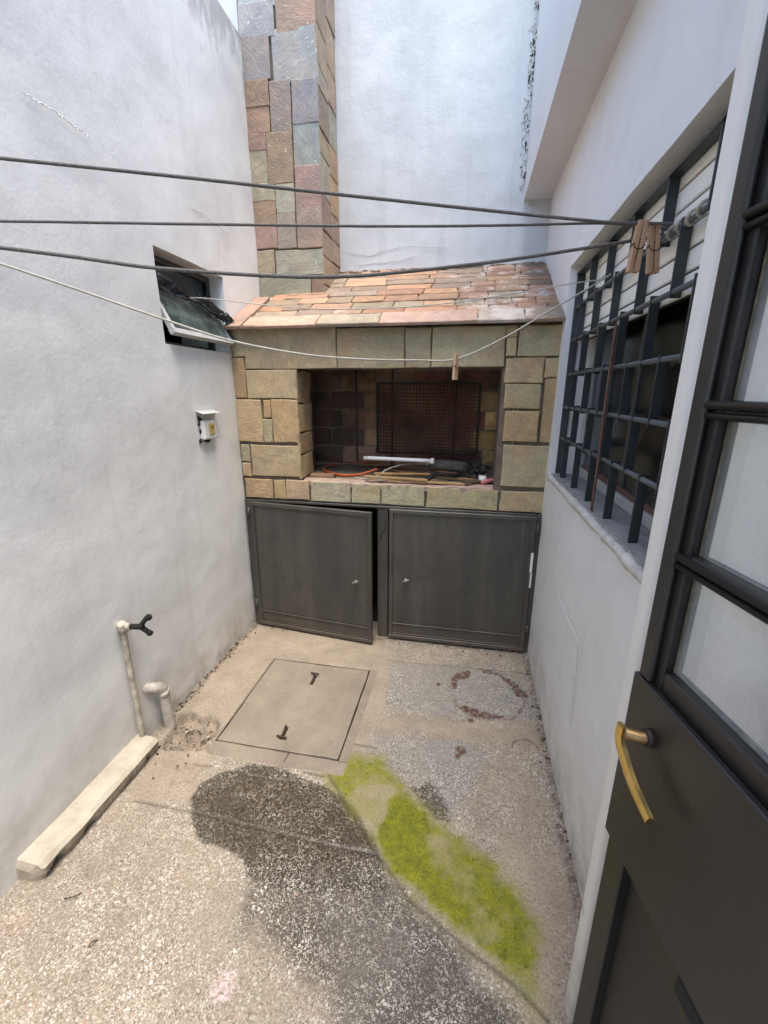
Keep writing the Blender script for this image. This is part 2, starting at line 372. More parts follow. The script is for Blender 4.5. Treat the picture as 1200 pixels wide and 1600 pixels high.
mcore = mask(F5((605, 200), (650, 130), (700, 140), (760, 210), (720, 260), (760, 330), (830, 400), (880, 520), (960, 600), (1000, 640), (880, 560), (800, 490), (720, 420), (650, 370), (615, 290)), .05, 1.2)
dens = np.clip(dens*.8 + mcore*moss*.55*(1-bare) + fbm(X, Y, 26, 13)*.4*moss, 0, 1)
ring_c = (.178, 1.993); dx, dy = X-ring_c[0], Y-ring_c[1]; ang = np.arctan2(dy, dx); rr = np.hypot(dx, dy) + wob*.8
th = .020 + .012*np.sin(ang*3+1)
rr = rr + fbm(X, Y, 45, 77)*.018
gap = np.where((np.sin(ang*2.0+.6)+.7*np.sin(ang*5+2)+fbm(X, Y, 11, 31)*2) > -.95, 1, 0)
low_gap = ((ang < -2.35) | ((ang > -.55) & (ang < .0)))
rust = sst(th - np.abs(rr-.178), -.004, .006)*gap*np.where(low_gap, .0, 1.0)
thin = sst(.008-np.abs(rr-.192), -.004, .004)*.6
rust = np.maximum(rust, thin*(fbm(X, Y, 30, 8) > -.05))
smear = mask(F5((680, -60), (680, -61)), .01) if False else 0
for cxp, cyp, r_ in ((720, 1174, .022), (715, 1182, .014), (735, 1126, .012), (685, 1069, .008)):
    q = on(cxp, cyp, 2, 0); rust = np.maximum(rust, sst(r_ - np.hypot(X-q.x, Y-q.y) + wob*.5, -.005, .005))
arc = on(822, 1172, 2, 0); ra = np.hypot(X-arc.x, Y-arc.y); rust = np.maximum(rust, sst(.004-np.abs(ra-.06), -.003, .003)*(np.arctan2(Y-arc.y, X-arc.x) > 0.2)*.9)
# smooth cement: round the cover, along the left wall and between the pebble-dash bands
cem = mask(F((330, 1010), (405, 965), (600, 990), (610, 1030), (600, 1110), (575, 1150), (540, 1200), (505, 1215), (420, 1190), (330, 1170), (300, 1250), (200, 1250), (240, 1170), (300, 1090)), .03, 1.2)
cem = np.maximum(cem, mask(F((585, 1115), (640, 1118), (720, 1130), (850, 1140), (850, 1165), (720, 1155), (640, 1140), (580, 1150)), .03, 1.2))
cem = np.maximum(cem, mask(F((780, 1300), (880, 1330), (905, 1400), (880, 1580), (840, 1600), (830, 1500), (800, 1400)), .05, 1.5)*.8)
cem = np.clip(np.maximum(cem, moss*.9), 0, 1)
grey = np.maximum(mask(F((605, 1035), (770, 1040), (830, 1075), (845, 1125), (720, 1125), (605, 1105)), .03, 1.2), mask(F((580, 1150), (720, 1155), (760, 1180), (720, 1260), (690, 1290), (640, 1230), (585, 1190)), .03, 1.2))
grey = np.maximum(grey, mask(F5((360, 340), (600, 290), (700, 420), (900, 620), (900, 900), (480, 900), (480, 740), (400, 500)), .08, 1.5)*.8)
# joints / cracks
joint = np.zeros_like(X)
for pts, wd in ((F((170, 1242), (300, 1268), (430, 1300), (520, 1322), (592, 1336)), .0042), (F((512, 1208), (588, 1330), (640, 1405), (740, 1490), (800, 1535), (845, 1580), (880, 1625)), .0045),
                (F((335, 1165), (420, 1190), (470, 1205), (505, 1213)), .005), (F((540, 1160), (588, 1168)), .004), (F((606, 1032), (700, 1040), (830, 1052)), .003), (F((300, 1190), (420, 1218), (470, 1222)), .004)):
    joint = np.maximum(joint, sst(wd - ldist(X, Y, pts) + wob*.05, -.003, .003)*(fbm(X, Y, 8, 40) > -.22))
hole = mask(F((285, 1112), (338, 1122), (342, 1140), (322, 1168), (250, 1170), (262, 1148)), .006, .9)
hole2 = mask(F((275, 1185), (312, 1180), (318, 1200), (298, 1222), (268, 1225)), .012, 1.0)
dirt = np.maximum(sst(.018 - np.abs(X-(LW+.012)) + wob*.5, -.01, .012)*(Y > 1.45), sst(.016-np.abs(X-(RW-.012)) + wob*.6, -.01, .01)*.8)  # dirt along the wall feet, its dark colour doubling as contact shadow
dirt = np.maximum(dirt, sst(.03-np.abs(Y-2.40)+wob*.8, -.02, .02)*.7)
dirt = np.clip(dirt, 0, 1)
Z = fbm(X, Y, 2, 50)*.008 + fbm(X, Y, 18, 51)*.003 + fbm(X, Y, 70, 52)*.0022*(1-cem*.6)
Z = Z - joint*.006 - hole*(.045+fbm(X, Y, 40, 60)*.05) - hole2*(.010+fbm(X, Y, 50, 61)*.012) + moss*.002 + dens*(.002+fbm(X, Y, 90, 62)*.009)
# rebate where the inspection cover sits
nearc = np.clip(1-np.maximum(np.maximum(-1.055-X, X+.43), np.maximum(1.36-Y, Y-2.06))/.05, 0, 1); Z = Z*(1-nearc) + .0005*nearc
cov = ((X > -1.064) & (X < -.434) & (Y > 1.366) & (Y < 2.066)); Z = np.where(cov, -.03, Z)
ny, nx = X.shape
verts = np.stack([X, Y, Z], -1).reshape(-1, 3)
idx = np.arange(nx*ny).reshape(ny, nx)
faces = np.stack([idx[:-1, :-1], idx[:-1, 1:], idx[1:, 1:], idx[1:, :-1]], -1).reshape(-1, 4)
me = bpy.data.meshes.new('courtyard_floor'); me.vertices.add(len(verts)); me.vertices.foreach_set('co', verts.ravel())
me.loops.add(faces.size); me.loops.foreach_set('vertex_index', faces.ravel()); me.polygons.add(len(faces))
me.polygons.foreach_set('loop_start', np.arange(0, faces.size, 4)); me.polygons.foreach_set('use_smooth', np.ones(len(faces), bool)); me.update()
pk = on(352, 1533, 2, 0); pink = sst(.034 - np.hypot(X-pk.x, (Y-pk.y)*.8) + wob*.9, -.01, .02)
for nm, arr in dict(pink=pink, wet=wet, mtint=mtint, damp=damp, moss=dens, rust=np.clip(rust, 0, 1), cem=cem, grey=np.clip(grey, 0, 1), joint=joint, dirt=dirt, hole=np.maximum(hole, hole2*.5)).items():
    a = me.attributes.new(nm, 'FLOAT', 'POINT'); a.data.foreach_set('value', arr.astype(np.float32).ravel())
n = NT('pebbled_concrete')
wp = n.N('ShaderNodeVectorMath', operation='ADD', i_0=n.pos, i_1=n.N('ShaderNodeVectorMath', operation='SCALE', i_0=n.noise(55, 1, .5, out='Color'), i_Scale=.012).outputs[0]).outputs[0]
def chips(sc):
    v1 = n.N('ShaderNodeTexVoronoi', i_Scale=sc, i_Vector=wp); v2 = n.N('ShaderNodeTexVoronoi', feature='DISTANCE_TO_EDGE', i_Scale=sc, i_Vector=wp)
    q = n.N('ShaderNodeSeparateColor', i_Color=v1.outputs['Color']); return q.outputs[0], q.outputs[1], q.outputs[2], v2.outputs['Distance']
cr, cg, cb, de1 = chips(150.0); sr, sg, sb_, de2 = chips(300.0)
A = {k: n.attr(k) for k in ('pink', 'wet', 'mtint', 'damp', 'moss', 'rust', 'cem', 'grey', 'joint', 'dirt', 'hole')}
big = n.noise(2.2, 3, .6); mid = n.noise(11, 4, .65); fine = n.noise(120, 2, .65)
worn = n.math('MULTIPLY', n.ramp(mid, .3, .65, .35, 1.0), n.ramp(n.noise(2.7, 4, .7), .34, .56, .3, 1.0))
def layer(r_, g_, d_, thr):
    sh = n.ramp(n.math('SUBTRACT', d_, n.ramp(g_, 0, 1, .03, .22)), -.02, .05)
    return n.math('MULTIPLY', sh, n.math('GREATER_THAN', r_, thr))
p1 = layer(cr, cg, de1, .45); p2 = layer(sr, sg, de2, .35)
cbm = n.mix(p1, sb_, cb)
peb = n.math('MULTIPLY', n.math('MAXIMUM', p1, p2), worn)
peb = n.math('MULTIPLY', peb, n.math('SUBTRACT', 1.0, n.math('MULTIPLY', A['cem'], .88)))
pebw = n.math('MULTIPLY', peb, n.ramp(A['wet'], 0, 1, .88, .97))
cb = n.N('ShaderNodeSeparateColor', i_Color=cbm).outputs[0]
mat0 = n.mix(n.ramp(big, .35, .7), (.29, .238, .175), (.23, .192, .148)); mat0 = n.mix(n.ramp(mid, .4, .75, 0, .6), mat0, (.39, .325, .245))
mat0 = n.mix(n.ramp(n.noise(3.3, 4, .65), .5, .66, 0, .45), mat0, (.33, .235, .175)); mat0 = n.mix(n.ramp(n.noise(1.6, 4, .7), .52, .66, 0, .5), mat0, (.43, .37, .28))
mat0 = n.mix(n.math('MULTIPLY', A['grey'], .8), mat0, (.24, .228, .208))
mat0 = n.mix(A['cem'], mat0, n.mix(n.ramp(n.noise(7, 6, .65), .35, .7), (.36, .295, .22), (.245, .195, .145)))
mat0 = n.mix(n.ramp(fine, .48, .68, 0, .6), mat0, (.11, .088, .065))
pc = n.mix(cb, (.38, .33, .26), (.76, .72, .64)); pc = n.mix(n.math('LESS_THAN', cb, .26), pc, (.13, .10, .08))
pc = n.mix(n.math('GREATER_THAN', cb, .93), pc, (.45, .30, .2))
drym = mat0
wetm = n.mix(A['damp'], (.043, .033, .021), (.035, .023, .010)); wetm = n.mix(n.ramp(fine, .45, .7, 0, .6), wetm, (.03, .025, .017))
wetm = n.mix(n.ramp(mid, .5, .75, 0, .35), wetm, (.068, .057, .041))
col = n.mix(A['wet'], drym, wetm)
pcw = n.mix(A['damp'], n.mix(.2, pc, (.21, .175, .12)), n.mix(.62, pc, (.14, .10, .052)))
col = n.mix(pebw, col, n.mix(A['wet'], pc, pcw))
sp = n.ramp(n.noise(32, 3, .7), .68, .74, 0, .55); col = n.mix(sp, col, (.12, .09, .07))
col = n.mix(n.math('MULTIPLY', A['pink'], n.ramp(n.noise(110, 2, .6), .45, .58, 0, .75)), col, (.72, .52, .55))
ru = n.mix(fine, (.06, .022, .015), (.125, .05, .032)); col = n.mix(n.math('MULTIPLY', A['rust'], n.ramp(n.noise(48, 3, .7), .36, .54, .3, .95)), col, ru)
col = n.mix(n.math('MULTIPLY', A['mtint'], n.ramp(mid, .35, .65, .25, .7)), col, (.22, .20, .03))
mc = n.mix(n.ramp(n.noise(24, 5, .7), .3, .7), (.10, .118, .002), (.27, .268, .004)); mc = n.mix(n.ramp(n.noise(150, 2, .6), .4, .7, 0, .5), mc, (.06, .068, .003))
col = n.mix(n.math('MULTIPLY', n.ramp(n.math('ADD', A['moss'], n.math('MULTIPLY', n.math('SUBTRACT', n.noise(80, 4, .7), .5), .7)), .10, .72, 0, .94), 1.0), col, mc)
col = n.mix(n.math('MULTIPLY', A['joint'], .6), col, (.05, .04, .03))
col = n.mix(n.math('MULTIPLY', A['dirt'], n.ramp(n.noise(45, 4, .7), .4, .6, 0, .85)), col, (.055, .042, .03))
col = n.mix(n.math('MULTIPLY', A['hole'], n.ramp(n.noise(25, 3, .7), .35, .6, .1, .7)), col, n.mix(n.ramp(n.noise(14, 3, .6), .42, .58), (.10, .07, .05), (.38, .31, .24)))
rough = n.ramp(n.math('MULTIPLY', A['wet'], n.ramp(fine, .3, .7, 1, .7)), 0, 1, .85, .33)
h = n.math('ADD', n.math('ADD', n.math('MULTIPLY', mid, .004), n.math('MULTIPLY', pebw, .0016)), n.math('ADD', n.math('MULTIPLY', fine, .0016), n.math('MULTIPLY', n.math('MULTIPLY', A['moss'], n.noise(200, 2, .7)), .005)))
b = n.bump(h, .9, 1.0)
M['floor'] = n.fin(col, rough, b)
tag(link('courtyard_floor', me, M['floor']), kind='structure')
rs = np.random.RandomState(5); sel = np.argwhere((dens > .55) & (rs.rand(*dens.shape) < (dens-.45)*.75)); sel = sel[rs.permutation(len(sel))[:6500]]
n_t = len(sel); px_, py_ = X[sel[:, 0], sel[:, 1]], Y[sel[:, 0], sel[:, 1]]; pz_ = Z[sel[:, 0], sel[:, 1]]; rr_ = rs.uniform(.0016, .0046, n_t)
octv = np.array([(1, 0, 0), (-.5, .87, 0), (-.5, -.87, 0), (.4, .5, .7), (-.7, .0, .6), (.3, -.6, .65), (0, 0, 1.0)]); octf = np.array([(0, 1, 3), (1, 4, 3), (1, 2, 4), (2, 5, 4), (2, 0, 5), (0, 3, 5), (3, 4, 6), (4, 5, 6), (5, 3, 6)])
tv = octv[None]*rr_[:, None, None]*rs.uniform(.6, 1.4, (n_t, 7, 1))*np.array([1.3, 1.3, .75]); tv += np.stack([px_+rs.uniform(-.004, .004, n_t), py_+rs.uniform(-.004, .004, n_t), pz_-.0004], -1)[:, None]
tf = (octf[None]+(np.arange(n_t)*7)[:, None, None]).reshape(-1, 3)
mm = bpy.data.meshes.new('moss'); mm.from_pydata(tv.reshape(-1, 3).tolist(), [], tf.tolist()); mm.update()
_q = NT('moss_tuft'); M['moss'] = _q.fin(_q.mix(_q.ramp(_q.noise(30, 3, .7), .35, .68), (.085, .10, .004), (.27, .265, .01)), .95)
tag(link('moss', mm, M['moss']), 'yellow green moss strip growing along the joint of the wet floor', 'moss', kind='stuff')
gm = bpy.data.meshes.new('ground'); G = 150
gm.from_pydata([(-G, -G, -.16), (G, -G, -.16), (G, G, -.16), (-G, G, -.16)], [], [(0, 1, 2, 3)]); gm.update()
tag(link('ground', gm, simple('outside_ground', (.22, .2, .17), .9)), kind='structure')

# ------------------------------------------------------------------ plaster walls
def wall_grid(name, us, vs, holes, fn, depth, mat, parent, amp=.004, seed=0, shape=None):
    """plaster sheet over (u, v) with openings; free edges are turned back by `depth` (reveals)"""
    for h in holes:
        us = sorted(set([round(u, 4) for u in us if min(abs(u-h[0]), abs(u-h[1])) > .006] + [h[0], h[1]]))
        vs = sorted(set([round(v, 4) for v in vs if min(abs(v-h[2]), abs(v-h[3])) > .006] + [h[2], h[3]]))
    bm = bmesh.new(); nrm = fn(0, 0, 1) - fn(0, 0, 0); g = {}
    for i, u in enumerate(us):
        for j, v in enumerate(vs):
            p = fn(u, v, 0)
            d = noise.noise(Vector((u*2.2, v*2.2, seed)))*amp + noise.noise(Vector((u*7, v*7, seed+5)))*amp*.45 + noise.noise(Vector((u*24, v*24, seed+9)))*amp*.16
            g[i, j] = bm.verts.new(p + nrm*d)
    def inside(u, v): return any(h[0] < u < h[1] and h[2] < v < h[3] for h in holes)
    for i in range(len(us)-1):
        for j in range(len(vs)-1):
            if inside((us[i]+us[i+1])/2, (vs[j]+vs[j+1])/2): continue
            f = bm.faces.new((g[i, j], g[i+1, j], g[i+1, j+1], g[i, j+1])); f.smooth = True
    for v in [v for v in bm.verts if not v.link_faces]: bm.verts.remove(v)
    be = [e for e in bm.edges if e.is_boundary]
    for e in be: e.smooth = False
    if be:
        r = bmesh.ops.extrude_edge_only(bm, edges=be)
        nv = [v for v in r['geom'] if isinstance(v, bmesh.types.BMVert)]
        bmesh.ops.translate(bm, vec=-nrm*depth, verts=nv)
    me = bpy.data.meshes.new(name); bm.to_mesh(me); bm.free(); me.update()
    return link(name, me, mat, parent)
def rng(a, b, s): return list(np.linspace(a, b, max(2, int(round((b-a)/s))+1)))
# left boundary wall
WL = (1.853, 2.408, 1.750, 2.146)
lw = empty('boundary_wall', (LW-.15, 1, 0), 'tall white plastered wall with a small open window, left of the courtyard', 'wall')
wall_grid('plaster_face', rng(-1.5, 3.35, .022), rng(-.12, 3.445, .022), [WL], lambda u, v, d: Vector((LW+d, u, v)), .13, M['wall_left'], lw, .005, 1)
MB().bx(LW-.30, LW-.135, -1.5, WL[0], -.1, 3.43).bx(LW-.30, LW-.135, WL[1], 3.35, -.1, 3.43).bx(LW-.30, LW-.135, WL[0], WL[1], -.1, WL[2]).bx(LW-.30, LW-.135, WL[0], WL[1], WL[3], 3.43).build('wall_core', M['wall_left'], lw)
MB().bx(LW-.31, LW-.004, -1.5, 3.35, 3.446, 3.47, .006).build('coping', M['wall_left'], lw)
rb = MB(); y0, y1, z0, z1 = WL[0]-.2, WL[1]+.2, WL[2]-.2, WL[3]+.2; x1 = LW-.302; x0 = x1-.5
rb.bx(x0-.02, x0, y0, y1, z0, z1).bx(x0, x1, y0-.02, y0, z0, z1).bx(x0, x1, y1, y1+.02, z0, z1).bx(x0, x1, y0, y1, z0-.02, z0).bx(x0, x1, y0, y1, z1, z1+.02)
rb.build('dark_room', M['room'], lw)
# rear wall
bw = empty('rear_wall', (-.3, BACK+.1, 0), 'tall white plastered wall behind the stone chimney and hood', 'wall')
wall_grid('plaster_face', rng(-1.75, .9, .025), rng(-.1, 4.6, .025), [], lambda u, v, d: Vector((u, BACK-d, v)), .2, M['wall_back'], bw, .005, 20)
# house on the right: lower wall with window opening, upper storey jutting out, unseen wall added behind the camera for bounce light
WR = (1.02, 2.362, 1.118, 2.108)
hw = empty('house_wall', (RW+.2, 1, 0), 'white house wall with barred window and jutting upper storey, right of the courtyard', 'wall')
wall_grid('plaster_face', rng(-.42, 3.24, .022), rng(-.12, 2.70, .022), [WR], lambda u, v, d: Vector((RW-d, u, v)), .20, M['wall_right'], hw, .005, 40)
up_b = MB().bx(.272, .95, -.45, 3.235, 2.692, 4.5); up_b.build('upper_storey', M['upper'], hw)
cw = MB().bx(RW+.205, RW+.3, -.4, WR[0]-.1, -.1, 2.69).bx(RW+.205, RW+.3, WR[1]+.1, 3.2, -.1, 2.69).bx(RW+.205, RW+.3, WR[0]-.1, WR[1]+.1, -.1, WR[2]-.05).bx(RW+.205, RW+.3, WR[0]-.1, WR[1]+.1, WR[3]+.05, 2.69)
cw.build('wall_core', M['wall_right'], hw)
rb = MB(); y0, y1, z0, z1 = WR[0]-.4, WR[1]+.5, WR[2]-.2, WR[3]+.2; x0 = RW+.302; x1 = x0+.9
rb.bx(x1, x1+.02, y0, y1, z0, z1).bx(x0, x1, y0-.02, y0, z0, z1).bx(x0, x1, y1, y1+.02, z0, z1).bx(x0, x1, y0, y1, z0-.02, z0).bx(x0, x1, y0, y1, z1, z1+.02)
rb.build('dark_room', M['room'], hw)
MB().bx(-1.5, -.62, -1.42, -1.25, -.1, 3.0).bx(.42, .95, -1.42, -.44, -.1, 3.0).bx(-.62, .42, -1.42, -1.25, 2.15, 3.0).build('bounce_wall', M['wall_right'], hw)  # unseen wall behind the camera, added for its bounce light
# window sill: rounded plaster nose and grey ledge
sl = MB(); pts = []
for k in range(46):
    y = 1.0 + (2.37-1.0)*k/45; pts.append((RW+.008+random.uniform(-.002, .002), y, WR[2]-.008+random.uniform(-.0025, .0025)))
sl.tube(pts, [.016+random.uniform(-.0025, .0025) for _ in pts], 12); sl.build('sill_nose', simple('sill_cement', (.60, .575, .52), .85, 0, .35, 22, .7, 90), hw)
MB().bx(RW+.012, RW+.20, WR[0]-.02, WR[1]-.003, WR[2]-.02, WR[2]+.012, .003).build('sill', simple('grey_sill', (.30, .29, .27), .8, 0, .4, 25, .6), hw)
# raised cracks and a scar on the plaster
def ribbon(name, pts, w, mat, parent, nrm, wig=.004):
    P = smooth_path(pts, 10); n_ = Vector(nrm); b_ = MB(); vs = []
    for i, p in enumerate(P):
        t = (P[min(i+1, len(P)-1)]-P[max(i-1, 0)]).normalized(); s_ = t.cross(n_).normalized()
        q = p + s_*random.uniform(-wig, wig); ww = w*random.uniform(.35, 1.0)*(.3 if i in (0, len(P)-1) else 1)
        vs.append([b_.bm.verts.new(q+s_*ww+n_*.0006), b_.bm.verts.new(q+n_*.0022), b_.bm.verts.new(q-s_*ww+n_*.0006)])
    for a, b in zip(vs, vs[1:]):
        b_.bm.faces.new((a[0], a[1], b[1], b[0])); b_.bm.faces.new((a[1], a[2], b[2], b[1]))
    return b_.build(name, mat, parent)
LP = lambda *q: [on(x, y, 0, LW+.0035) for x, y in q]
RP = lambda *q: [on(x, y, 0, RW-.0035) for x, y in q]
BP = lambda *q: [on(x, y, 1, BACK-.004) for x, y in q]
ribbon('crack', LP((32, 143), (60, 160), (90, 178), (115, 197), (140, 214)), .0026, M['crack_pale'], lw, (1, 0, 0))
ribbon('crack', LP((300, 325), (330, 345), (358, 368)), .0018, M['crack'], lw, (1, 0, 0))
ribbon('crack', RP((868, 922), (884, 958), (904, 1002)), .003, M['crack_pale'], hw, (-1, 0, 0), .0008)
ribbon('crack', RP((904, 1004), (900, 1060), (892, 1130)), .0018, M['crack'], hw, (-1, 0, 0), .0015)
ribbon('crack', BP((545, 395), (580, 400), (600, 392), (640, 385), (700, 388)), .0018, M['crack'], bw, (0, -1, 0))
ribbon('crack', BP((560, 415), (620, 408), (650, 400)), .0016, M['crack'], bw, (0, -1, 0))
# peeling paint where the upper storey meets the rear wall
pl = MB()
for k in range(150):
    z = random.uniform(2.75, 4.3); x = .272-abs(random.gauss(0, .02)); s_ = random.uniform(.006, .02)
    pl.box((x, BACK-.006, z), (s_*.6, .006, s_*2.2), Matrix.Rotation(random.uniform(-.3, .3), 3, 'Y'))
tag(pl.build('peeling_paint', simple('peeling', (.66, .65, .62), .9, 0, .35, 40, .8), bw), kind='stuff')

# ------------------------------------------------------------------ plaster pier (boxed pipe) beside the glazed door
pr = empty('plaster_pier', (.387, .79, 0), 'smooth white rounded pier running up beside the black glazed door', 'pier')
b = MB(); r_ = .018; prof = []
for cx_, cy_, a0 in ((.335+r_, .768+r_, 180), (RW+.02, .768, 270), (RW+.02, .822, 0), (.335+r_, .822-r_, 90)):
    if cx_ > .4: prof.append((cx_, cy_))
    else: prof += [(cx_+r_*math.cos(rad(a0+t)), cy_+r_*math.sin(rad(a0+t))) for t in (0, 15, 30, 45, 60, 75, 90)]
b.prism([(x, y, -.01) for x, y in prof], (0, 0, 2.70)); o = b.build('pier_shaft', M['smooth_white'], pr)
ribbon('crack', [Vector((.3335, .815-.0, .39)), Vector((.3335, .80, .372)), Vector((.3335, .785, .36))], .0018, M['crack'], pr, (-1, 0, 0), .001)

# ------------------------------------------------------------------ stone barbecue
def stone(name, quad, org, U, V, Nn, thick, mat, parent, color, bev=.006, jit=.0025, segs=3, pillow=.0012):
    """quad: 4 (u,v) corners anticlockwise; base lies on the plane, the face stands `thick` proud along Nn"""
    c = [Vector((u, v, 0)) for u, v in quad]; cen = sum(c, Vector())/4; out = []
    for i in range(4):
        a, b_ = c[i], c[(i+1) % 4]
        for k in range(segs):
            t = k/segs; p = a.lerp(b_, t)
            out.append(p + Vector((random.uniform(-jit, jit), random.uniform(-jit, jit), 0)))
    m = len(out); R = lambda p, h: U*(p.x-cen.x) + V*(p.y-cen.y) + Nn*h
    mind = min((c[1]-c[0]).length, (c[3]-c[0]).length); ins = min(bev, mind*.2)
    vs = []; 
    for p in out: vs.append(R(p, 0))
    for p in out: vs.append(R(p, thick-ins*random.uniform(.5, .9)))
    for p in out:
        d = cen-p; q = p + d*(ins*1.3/max(d.length, .01)); vs.append(R(q, thick+random.uniform(-.25, .5)*pillow))
    for p in out: vs.append(R(p.lerp(cen, .5), thick+random.uniform(-.4, 1)*pillow))
    vs.append(R(cen, thick+random.uniform(-.2, 1)*pillow)); fs = []
    for L in range(3):
        for i in range(m):
            j = (i+1) % m; fs.append((L*m+i, L*m+j, (L+1)*m+j, (L+1)*m+i))
    for i in range(m): fs.append((3*m+i, 3*m+(i+1) % m, 4*m))
    me = bpy.data.meshes.new(name); me.from_pydata(vs, [], fs); me.update()
    return link(name, me, mat, parent, Vector(org) + U*cen.x + V*cen.y, color)
def vary(c, a=.12): 
    k = 1+random.uniform(-a, a); return tuple(max(.01, x*k*(1+random.uniform(-.05, .05))) for x in c)
TAN, OCH, GRN, GRY, BRN, PNK, PUR = (.47, .36, .195), (.48, .33, .155), (.40, .34, .20), (.30, .295, .27), (.31, .205, .13), (.37, .24, .18), (.28, .255, .25)
bbq = empty('stone_barbecue', (-.46, 2.8, 0), 'built-in stone clad barbecue with tiled hood, tall chimney and steel doors', 'barbecue')
CY = FACE+.013   # core front
RX = .447
fac = MB().bx(LW-.02, -.985, CY, 2.65, .99, 1.664).bx(.168, RX, CY, 2.65, .99, 1.664).bx(LW-.02, RX, CY+.001, 2.62, 1.666, 1.875).bx(LW-.02, RX, CY+.002, 2.60, .885, .985).build('facade', M['grout'], bbq)
def fstone(x0, y0, x1, y1, c):
    a = on(x0, y0, 1, FACE); d = on(x1, y1, 1, FACE); g = 0; ym = (y0+y1)/2; a.x = on(x0, ym, 1, FACE).x; d.x = on(x1, ym, 1, FACE).x
    q = [(a.x+g, d.z+g), (d.x-g, d.z+g), (d.x-g, a.z-g), (a.x+g, a.z-g)]
    stone('stone', q, (0, CY, 0), Vector((1, 0, 0)), Vector((0, 0, 1)), Vector((0, -1, 0)), .012+random.uniform(-.002, .003), M['stone'], fac, vary(c), .004)
for a in [(361, 515, 380, 557, TAN), (363, 559, 383, 622, OCH), (381.5, 514, 524.5, 575.5, TAN), (526.5, 513, 632, 575, GRN), (633.5, 512, 673.5, 574, GRN), (675.5, 511, 789, 573, GRN),
          (791.5, 509, 809, 526, TAN), (791.5, 528, 807, 556, TAN), (811, 508, 883, 556, GRN), (789.5, 559, 850, 598, TAN), (852.5, 559, 878, 589.5, TAN), (788.5, 600, 845, 639, TAN),
          (787, 642, 841, 691, OCH), (848, 592, 873, 692, OCH), (784.5, 695, 864, 763, GRN), (781.5, 767, 855, 802, TAN),
          (385.5, 578, 464, 622.5, TAN), (371, 624.5, 409.5, 690.5, TAN), (411.5, 624.5, 423, 653, OCH), (411.5, 655, 425.5, 691, GRN), (425.5, 624.5, 466, 692, OCH), (377, 694.5, 390, 721, GRN), (379, 723, 392, 744, TAN), (393, 695, 469.5, 746, TAN),
          (384, 748, 426, 779, OCH), (428, 749.5, 446, 780, OCH), (447, 750, 483, 781, TAN), (485.5, 752, 547, 786, (.42, .37, .24)), (549.5, 755.5, 594, 788, (.38, .35, .23)), (596, 758, 663, 791.5, (.42, .38, .25)), (666.5, 762, 777.5, 798, GRN)]:
    fstone(*a)
M['drip'] = simple('lime_drip', (.50, .45, .35), .9)
FP = lambda *q: [on(x, y, 1, FACE-.0035) for x, y in q]
for pts in (((803, 598), (802, 640), (800, 700), (797, 760)), ((810, 560), (809, 620), (808, 690)), ((796, 765), (794, 800))):
    ribbon('paint_drip', FP(*pts), .0016, M['drip'], bbq, (0, -1, 0), .0008)
# inner faces of the left jamb, four blocks
zz_ = [1.02, 1.17, 1.30, 1.47, 1.66]
for i in range(4):
    stone('stone', [(CY-.008, zz_[i]+.003), (2.645+random.uniform(-.02, .02), zz_[i]+.003), (2.645+random.uniform(-.02, .02), zz_[i+1]-.003), (CY-.02, zz_[i+1]-.003)], (-.985, 0, 0), Vector((0, 1, 0)), Vector((0, 0, 1)), Vector((1, 0, 0)), .012, M['stone'], fac, vary(TAN), jit=.005)
# counter top: rough pinkish mortar lip
lip = MB(); ns = 40; top = []
for i in range(ns+1):
    x = -.975 + (.165+.975)*i/ns; top.append((x, CY-.010+random.uniform(-.006, .006), 1.012+random.uniform(-.005, .005)))
for a, b_ in zip(top, top[1:]):
    v = [lip.bm.verts.new(Vector(p)) for p in (a, b_, (b_[0], 2.50, 1.022), (a[0], 2.50, 1.022), (a[0], a[1]+.002, .985), (b_[0], b_[1]+.002, .985))]
    lip.bm.faces.new(v[:4]); lip.bm.faces.new((v[0], v[4], v[5], v[1]))
bmesh.ops.remove_doubles(lip.bm, verts=lip.bm.verts, dist=.0004)
lip.build('counter_lip', simple('pink_mortar', (.46, .33, .27), .9, 0, .35, 30, 1, 70), bbq)
# firebox
fb = MB().bx(-1.36, -1.10, 2.651, 3.05, .99, 1.874).bx(.30, RX, 2.651, 3.05, .99, 1.874).bx(-1.36, RX, 3.052, 3.2, 0, 1.874).bx(-1.10, .30, 2.50, 3.052, .985, 1.016).bx(-1.36, RX, 2.625, 3.2, 1.876, 1.90).build('firebox', M['soot_grout'], bbq)
br, bh, gp = .238, .118, .012; row = 0; z = 1.03
while z < 1.86:
    x = -1.10 - (br/2 if row % 2 else .03)
    while x < .30:
        xa, xb = max(x, -1.10), min(x+br, .30)
        if xb-xa > .04:
            t = (xa+xb)/2
            if t > .05: c = (.34, .22, .085) if z < 1.35 else ((.24, .17, .09) if z < 1.5 else (.10, .075, .05))  # brick colour by position: darker to the left and higher up
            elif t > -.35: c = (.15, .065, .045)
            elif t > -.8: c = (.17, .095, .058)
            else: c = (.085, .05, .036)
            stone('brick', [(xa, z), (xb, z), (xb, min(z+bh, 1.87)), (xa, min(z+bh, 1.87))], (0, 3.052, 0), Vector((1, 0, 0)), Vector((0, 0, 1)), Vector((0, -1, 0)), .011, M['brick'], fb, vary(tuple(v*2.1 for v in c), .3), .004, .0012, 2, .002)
        x += br+gp
    z += bh+gp; row += 1
